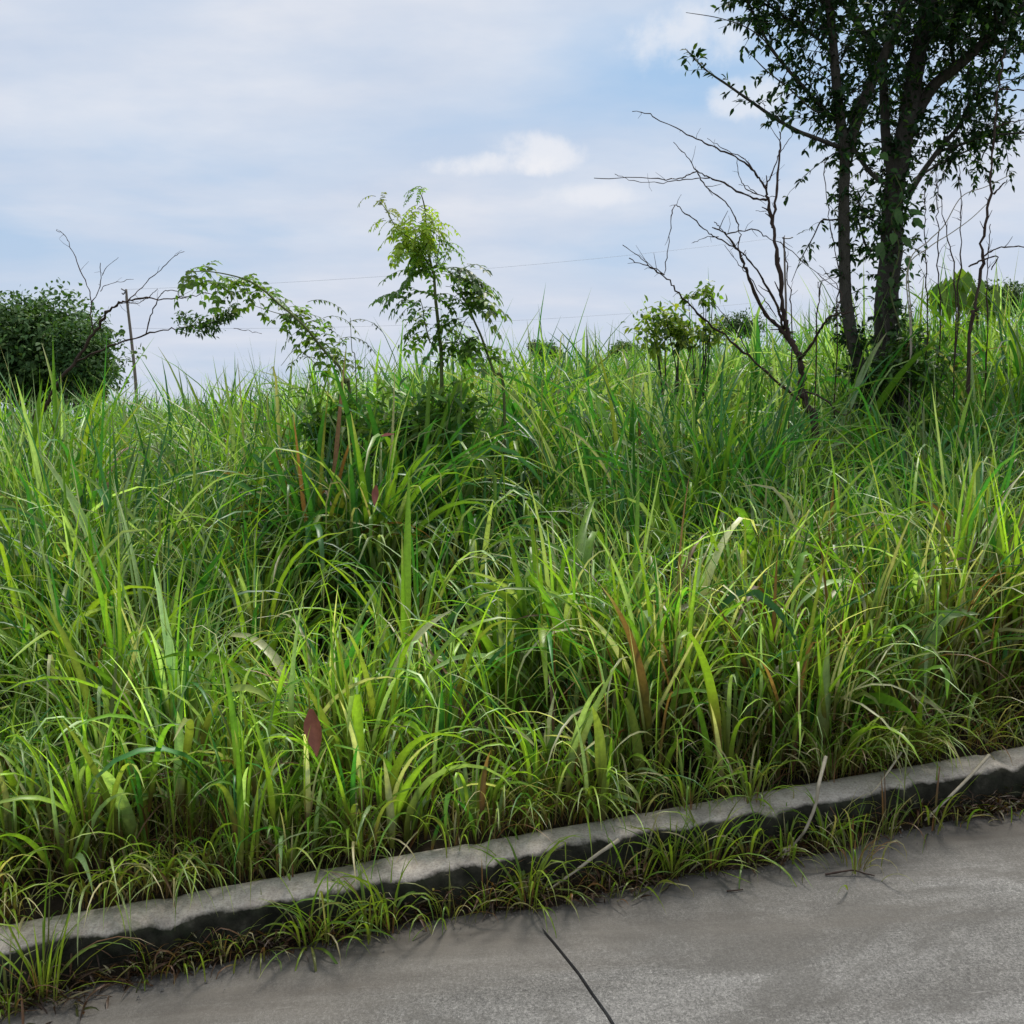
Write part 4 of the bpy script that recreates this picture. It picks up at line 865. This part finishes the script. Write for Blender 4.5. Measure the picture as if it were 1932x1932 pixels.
tag(stk.build('small_twig', M['twig']), 'tiny dark twig lying alone on the open concrete', 'twig')
def deadleaf(px_, py_, h, L, Wd, d, nrm, mat, lab, grp=None):
    p = hit_h(px_, py_, h) if h is not None else None
    a = Acc(); n = 5; V = []; F_ = []
    d = np.array(d, float); d /= np.linalg.norm(d); s = np.cross(nrm, d); s /= np.linalg.norm(s); u = np.cross(d, s)
    m = 8
    for i in range(m + 1):
        k = i / m; w_ = Wd * math.sin(math.pi * min(.97, max(.04, k)) ** .8) * .5; curl = .35 * L * (k - .5) ** 2
        for q in (-1, -.5, 0, .5, 1): V.append(p + d * L * k + s * w_ * q + u * (curl + w_ * .7 * q * q))
    for i in range(m):
        for q in range(4): F_.append([i*5+q, i*5+q+1, (i+1)*5+q+1, (i+1)*5+q])
    a.add(V, np.array(F_)); o = a.build('dead_leaf', M[mat]); tag(o, lab, 'leaf', grp)
def leaf_at(px_, py_, Y, *r):
    global hit_h
    old = hit_h; hit_h = lambda *a_: at(px_, py_, Y); deadleaf(px_, py_, 0, *r); hit_h = old
leaf_at(592, 1335, 3.50, .17, .07, (.1, -.05, -1), (-.3, -1, .1), 'redleaf', 'large reddish dead leaf hanging in the grass left of the middle')
leaf_at(710, 915, 4.3, .09, .03, (-.1, 0, -1), (0, -1, 0), 'redleaf', 'small red leaf tip on a tall blade beside the dark hollow')
leaf_at(715, 1338, 3.95, .09, .04, (-1, .1, -.1), (0, -.6, 1), 'brownleaf', 'brown leaf lying in the grass right of the red leaf')
leaf_at(720, 825, 5.4, .07, .03, (1, .1, .2), (0, -.6, 1), 'redleaf', 'small orange-brown leaf on the dark clump under the sapling')
leaf_at(815, 1418, 3.9, .07, .02, (1, 0, .1), (0, -.6, 1), 'redleaf', 'thin reddish leaf above the kerb left of the bushy tuft')
deadleaf(1625, 1575, .012, .05, .02, (1, .1, 0), (0, 0, 1), 'brownleaf', 'small tan dead leaf on the road edge above the twig')
deadleaf(1205, 1560, .03, .05, .025, (1, .3, .1), (0, 0, 1), 'brownleaf', 'curled brown leaf in the gutter above the road')
# rubble at the left end of the gutter
def stone(px_, py_, s, lab):
    p = hit_h(px_, py_, s * .25); bm_v = rvec(60) * s * .5 * rng.uniform(.8, 1.15, (60, 1)) * [1, .7, .55]
    import bmesh
    bm = bmesh.new(); [bm.verts.new(v) for v in bm_v]; r = bmesh.ops.convex_hull(bm, input=bm.verts)
    bmesh.ops.delete(bm, geom=[v for v in bm.verts if not v.link_faces], context='VERTS')
    bmesh.ops.bevel(bm, geom=list(bm.edges), offset=s * .02, segments=1, affect='EDGES')
    me = bpy.data.meshes.new('stone'); bm.to_mesh(me); bm.free(); me.materials.append(M['stone'])
    o = bpy.data.objects.new('stone', me); C.objects.link(o); o.location = tuple(p); o.rotation_euler = (0, 0, random.uniform(0, 6)); tag(o, lab, 'stone', 'broken concrete bits in the gutter')
for a_ in [(118, 1838, .055, 'largest grey concrete chip in the gutter at the lower left'), (140, 1834, .035, 'second grey concrete chip right beside the largest'), (95, 1850, .03, 'small chip left of the largest grey one'), (160, 1832, .018, 'tiny pale chip third in the row of rubble'),
           (178, 1830, .014, 'tiny pale pebble at the middle of the rubble row'), (198, 1826, .013, 'tiny pebble right of the middle of the rubble row'), (222, 1822, .016, 'small pebble near the right end of the rubble row'), (250, 1812, .014, 'pebble before the right-hand chip of the rubble row'), (322, 1804, .045, 'separate pale chip under the kerb right of the rubble row'), (345, 1800, .02, 'small crumb right of the separate pale chip')]: stone(*a_)
# leaf litter, soil crumbs and withered scraps in the gutter
A = Acc(); m = 6000; t = rng.uniform(-4, 5, m); n_ = -np.abs(rng.normal(0, .036, m)) * (1 + .6 * np.sin(t * 3) + .5 * np.sin(t * 7.7)); n_ = np.minimum(n_ - .004, -.004); x, y = xy(t, n_)
P = np.stack([x, y, zroad(t) + rng.random(m) ** 2 * .09 * np.exp(n_ * 14) + .006], -1)
cc = np.array([BRN * .35, BRN * .7, STR * .55, OLV * .35])[rng.choice(4, m, p=[.45, .27, .10, .18])] * rng.uniform(.5, 1.1, (m, 1))
A.add(*blades(P, rng.uniform(0, 6.28, m), rng.uniform(-.1, .9, m), rng.uniform(.2, 1.6, m), rng.uniform(.02, .12, m), rng.uniform(.003, .010, m), cc, 4, .2))
tag(A.build('leaf_litter', M['leaf']), 'dead leaves and withered stems heaped in the gutter', 'litter', kind='stuff')
# grit along the road edge: tiny faceted grains, one mass
m = 2200; t = rng.uniform(-4, 5, m); n_ = -np.abs(rng.normal(.04, .06, m)) - .01; x, y = xy(t, n_); sz = rng.gamma(2, .0009, m) + .001
P = np.stack([x, y, zroad(t) + .004 + sz * .4], -1)
T4 = np.array([[1, 0, -.6], [-.5, .87, -.6], [-.5, -.87, -.6], [.1, .1, .7]]); V = P[:, None] + T4[None] * sz[:, None, None] * rng.uniform(.6, 1.3, (m, 4, 1))
Fg = (np.arange(m) * 4)[:, None, None] + np.array([[0, 1, 3], [1, 2, 3], [2, 0, 3], [0, 2, 1]])[None]
tag(build('grit', V.reshape(-1, 3), [Fg.reshape(-1, 3)], M['grit'], smooth=False), 'fine grit washed along the road edge', 'grit', kind='stuff')
# strip of silt banked against the kerb foot
tt = np.arange(-30, 30, .04); ww = .05 + .03 * np.sin(tt * 2.1) + .02 * np.sin(tt * 6.3 + 1) + .012 * np.sin(tt * 17); rows = []
for k, (f, z) in enumerate([(-.03, .035), (.3, .028), (.7, .012), (1.0, -.002)]):
    x, y = xy(tt, -np.maximum(ww, .012) * f); rows.append(np.stack([x, y, zroad(tt) + z * (.7 + .5 * np.sin(tt * 9 + k)) + (.004 if k < 3 else 0)], -1))
V = np.array(rows); c_ = len(tt); i = np.arange(3)[:, None] * c_ + np.arange(c_-1)[None]
tag(build('gutter_soil', V.reshape(-1, 3), [np.stack([i, i+1, i+c_+1, i+c_], -1).reshape(-1, 4)[:, ::-1]], M['soil']), kind='structure')
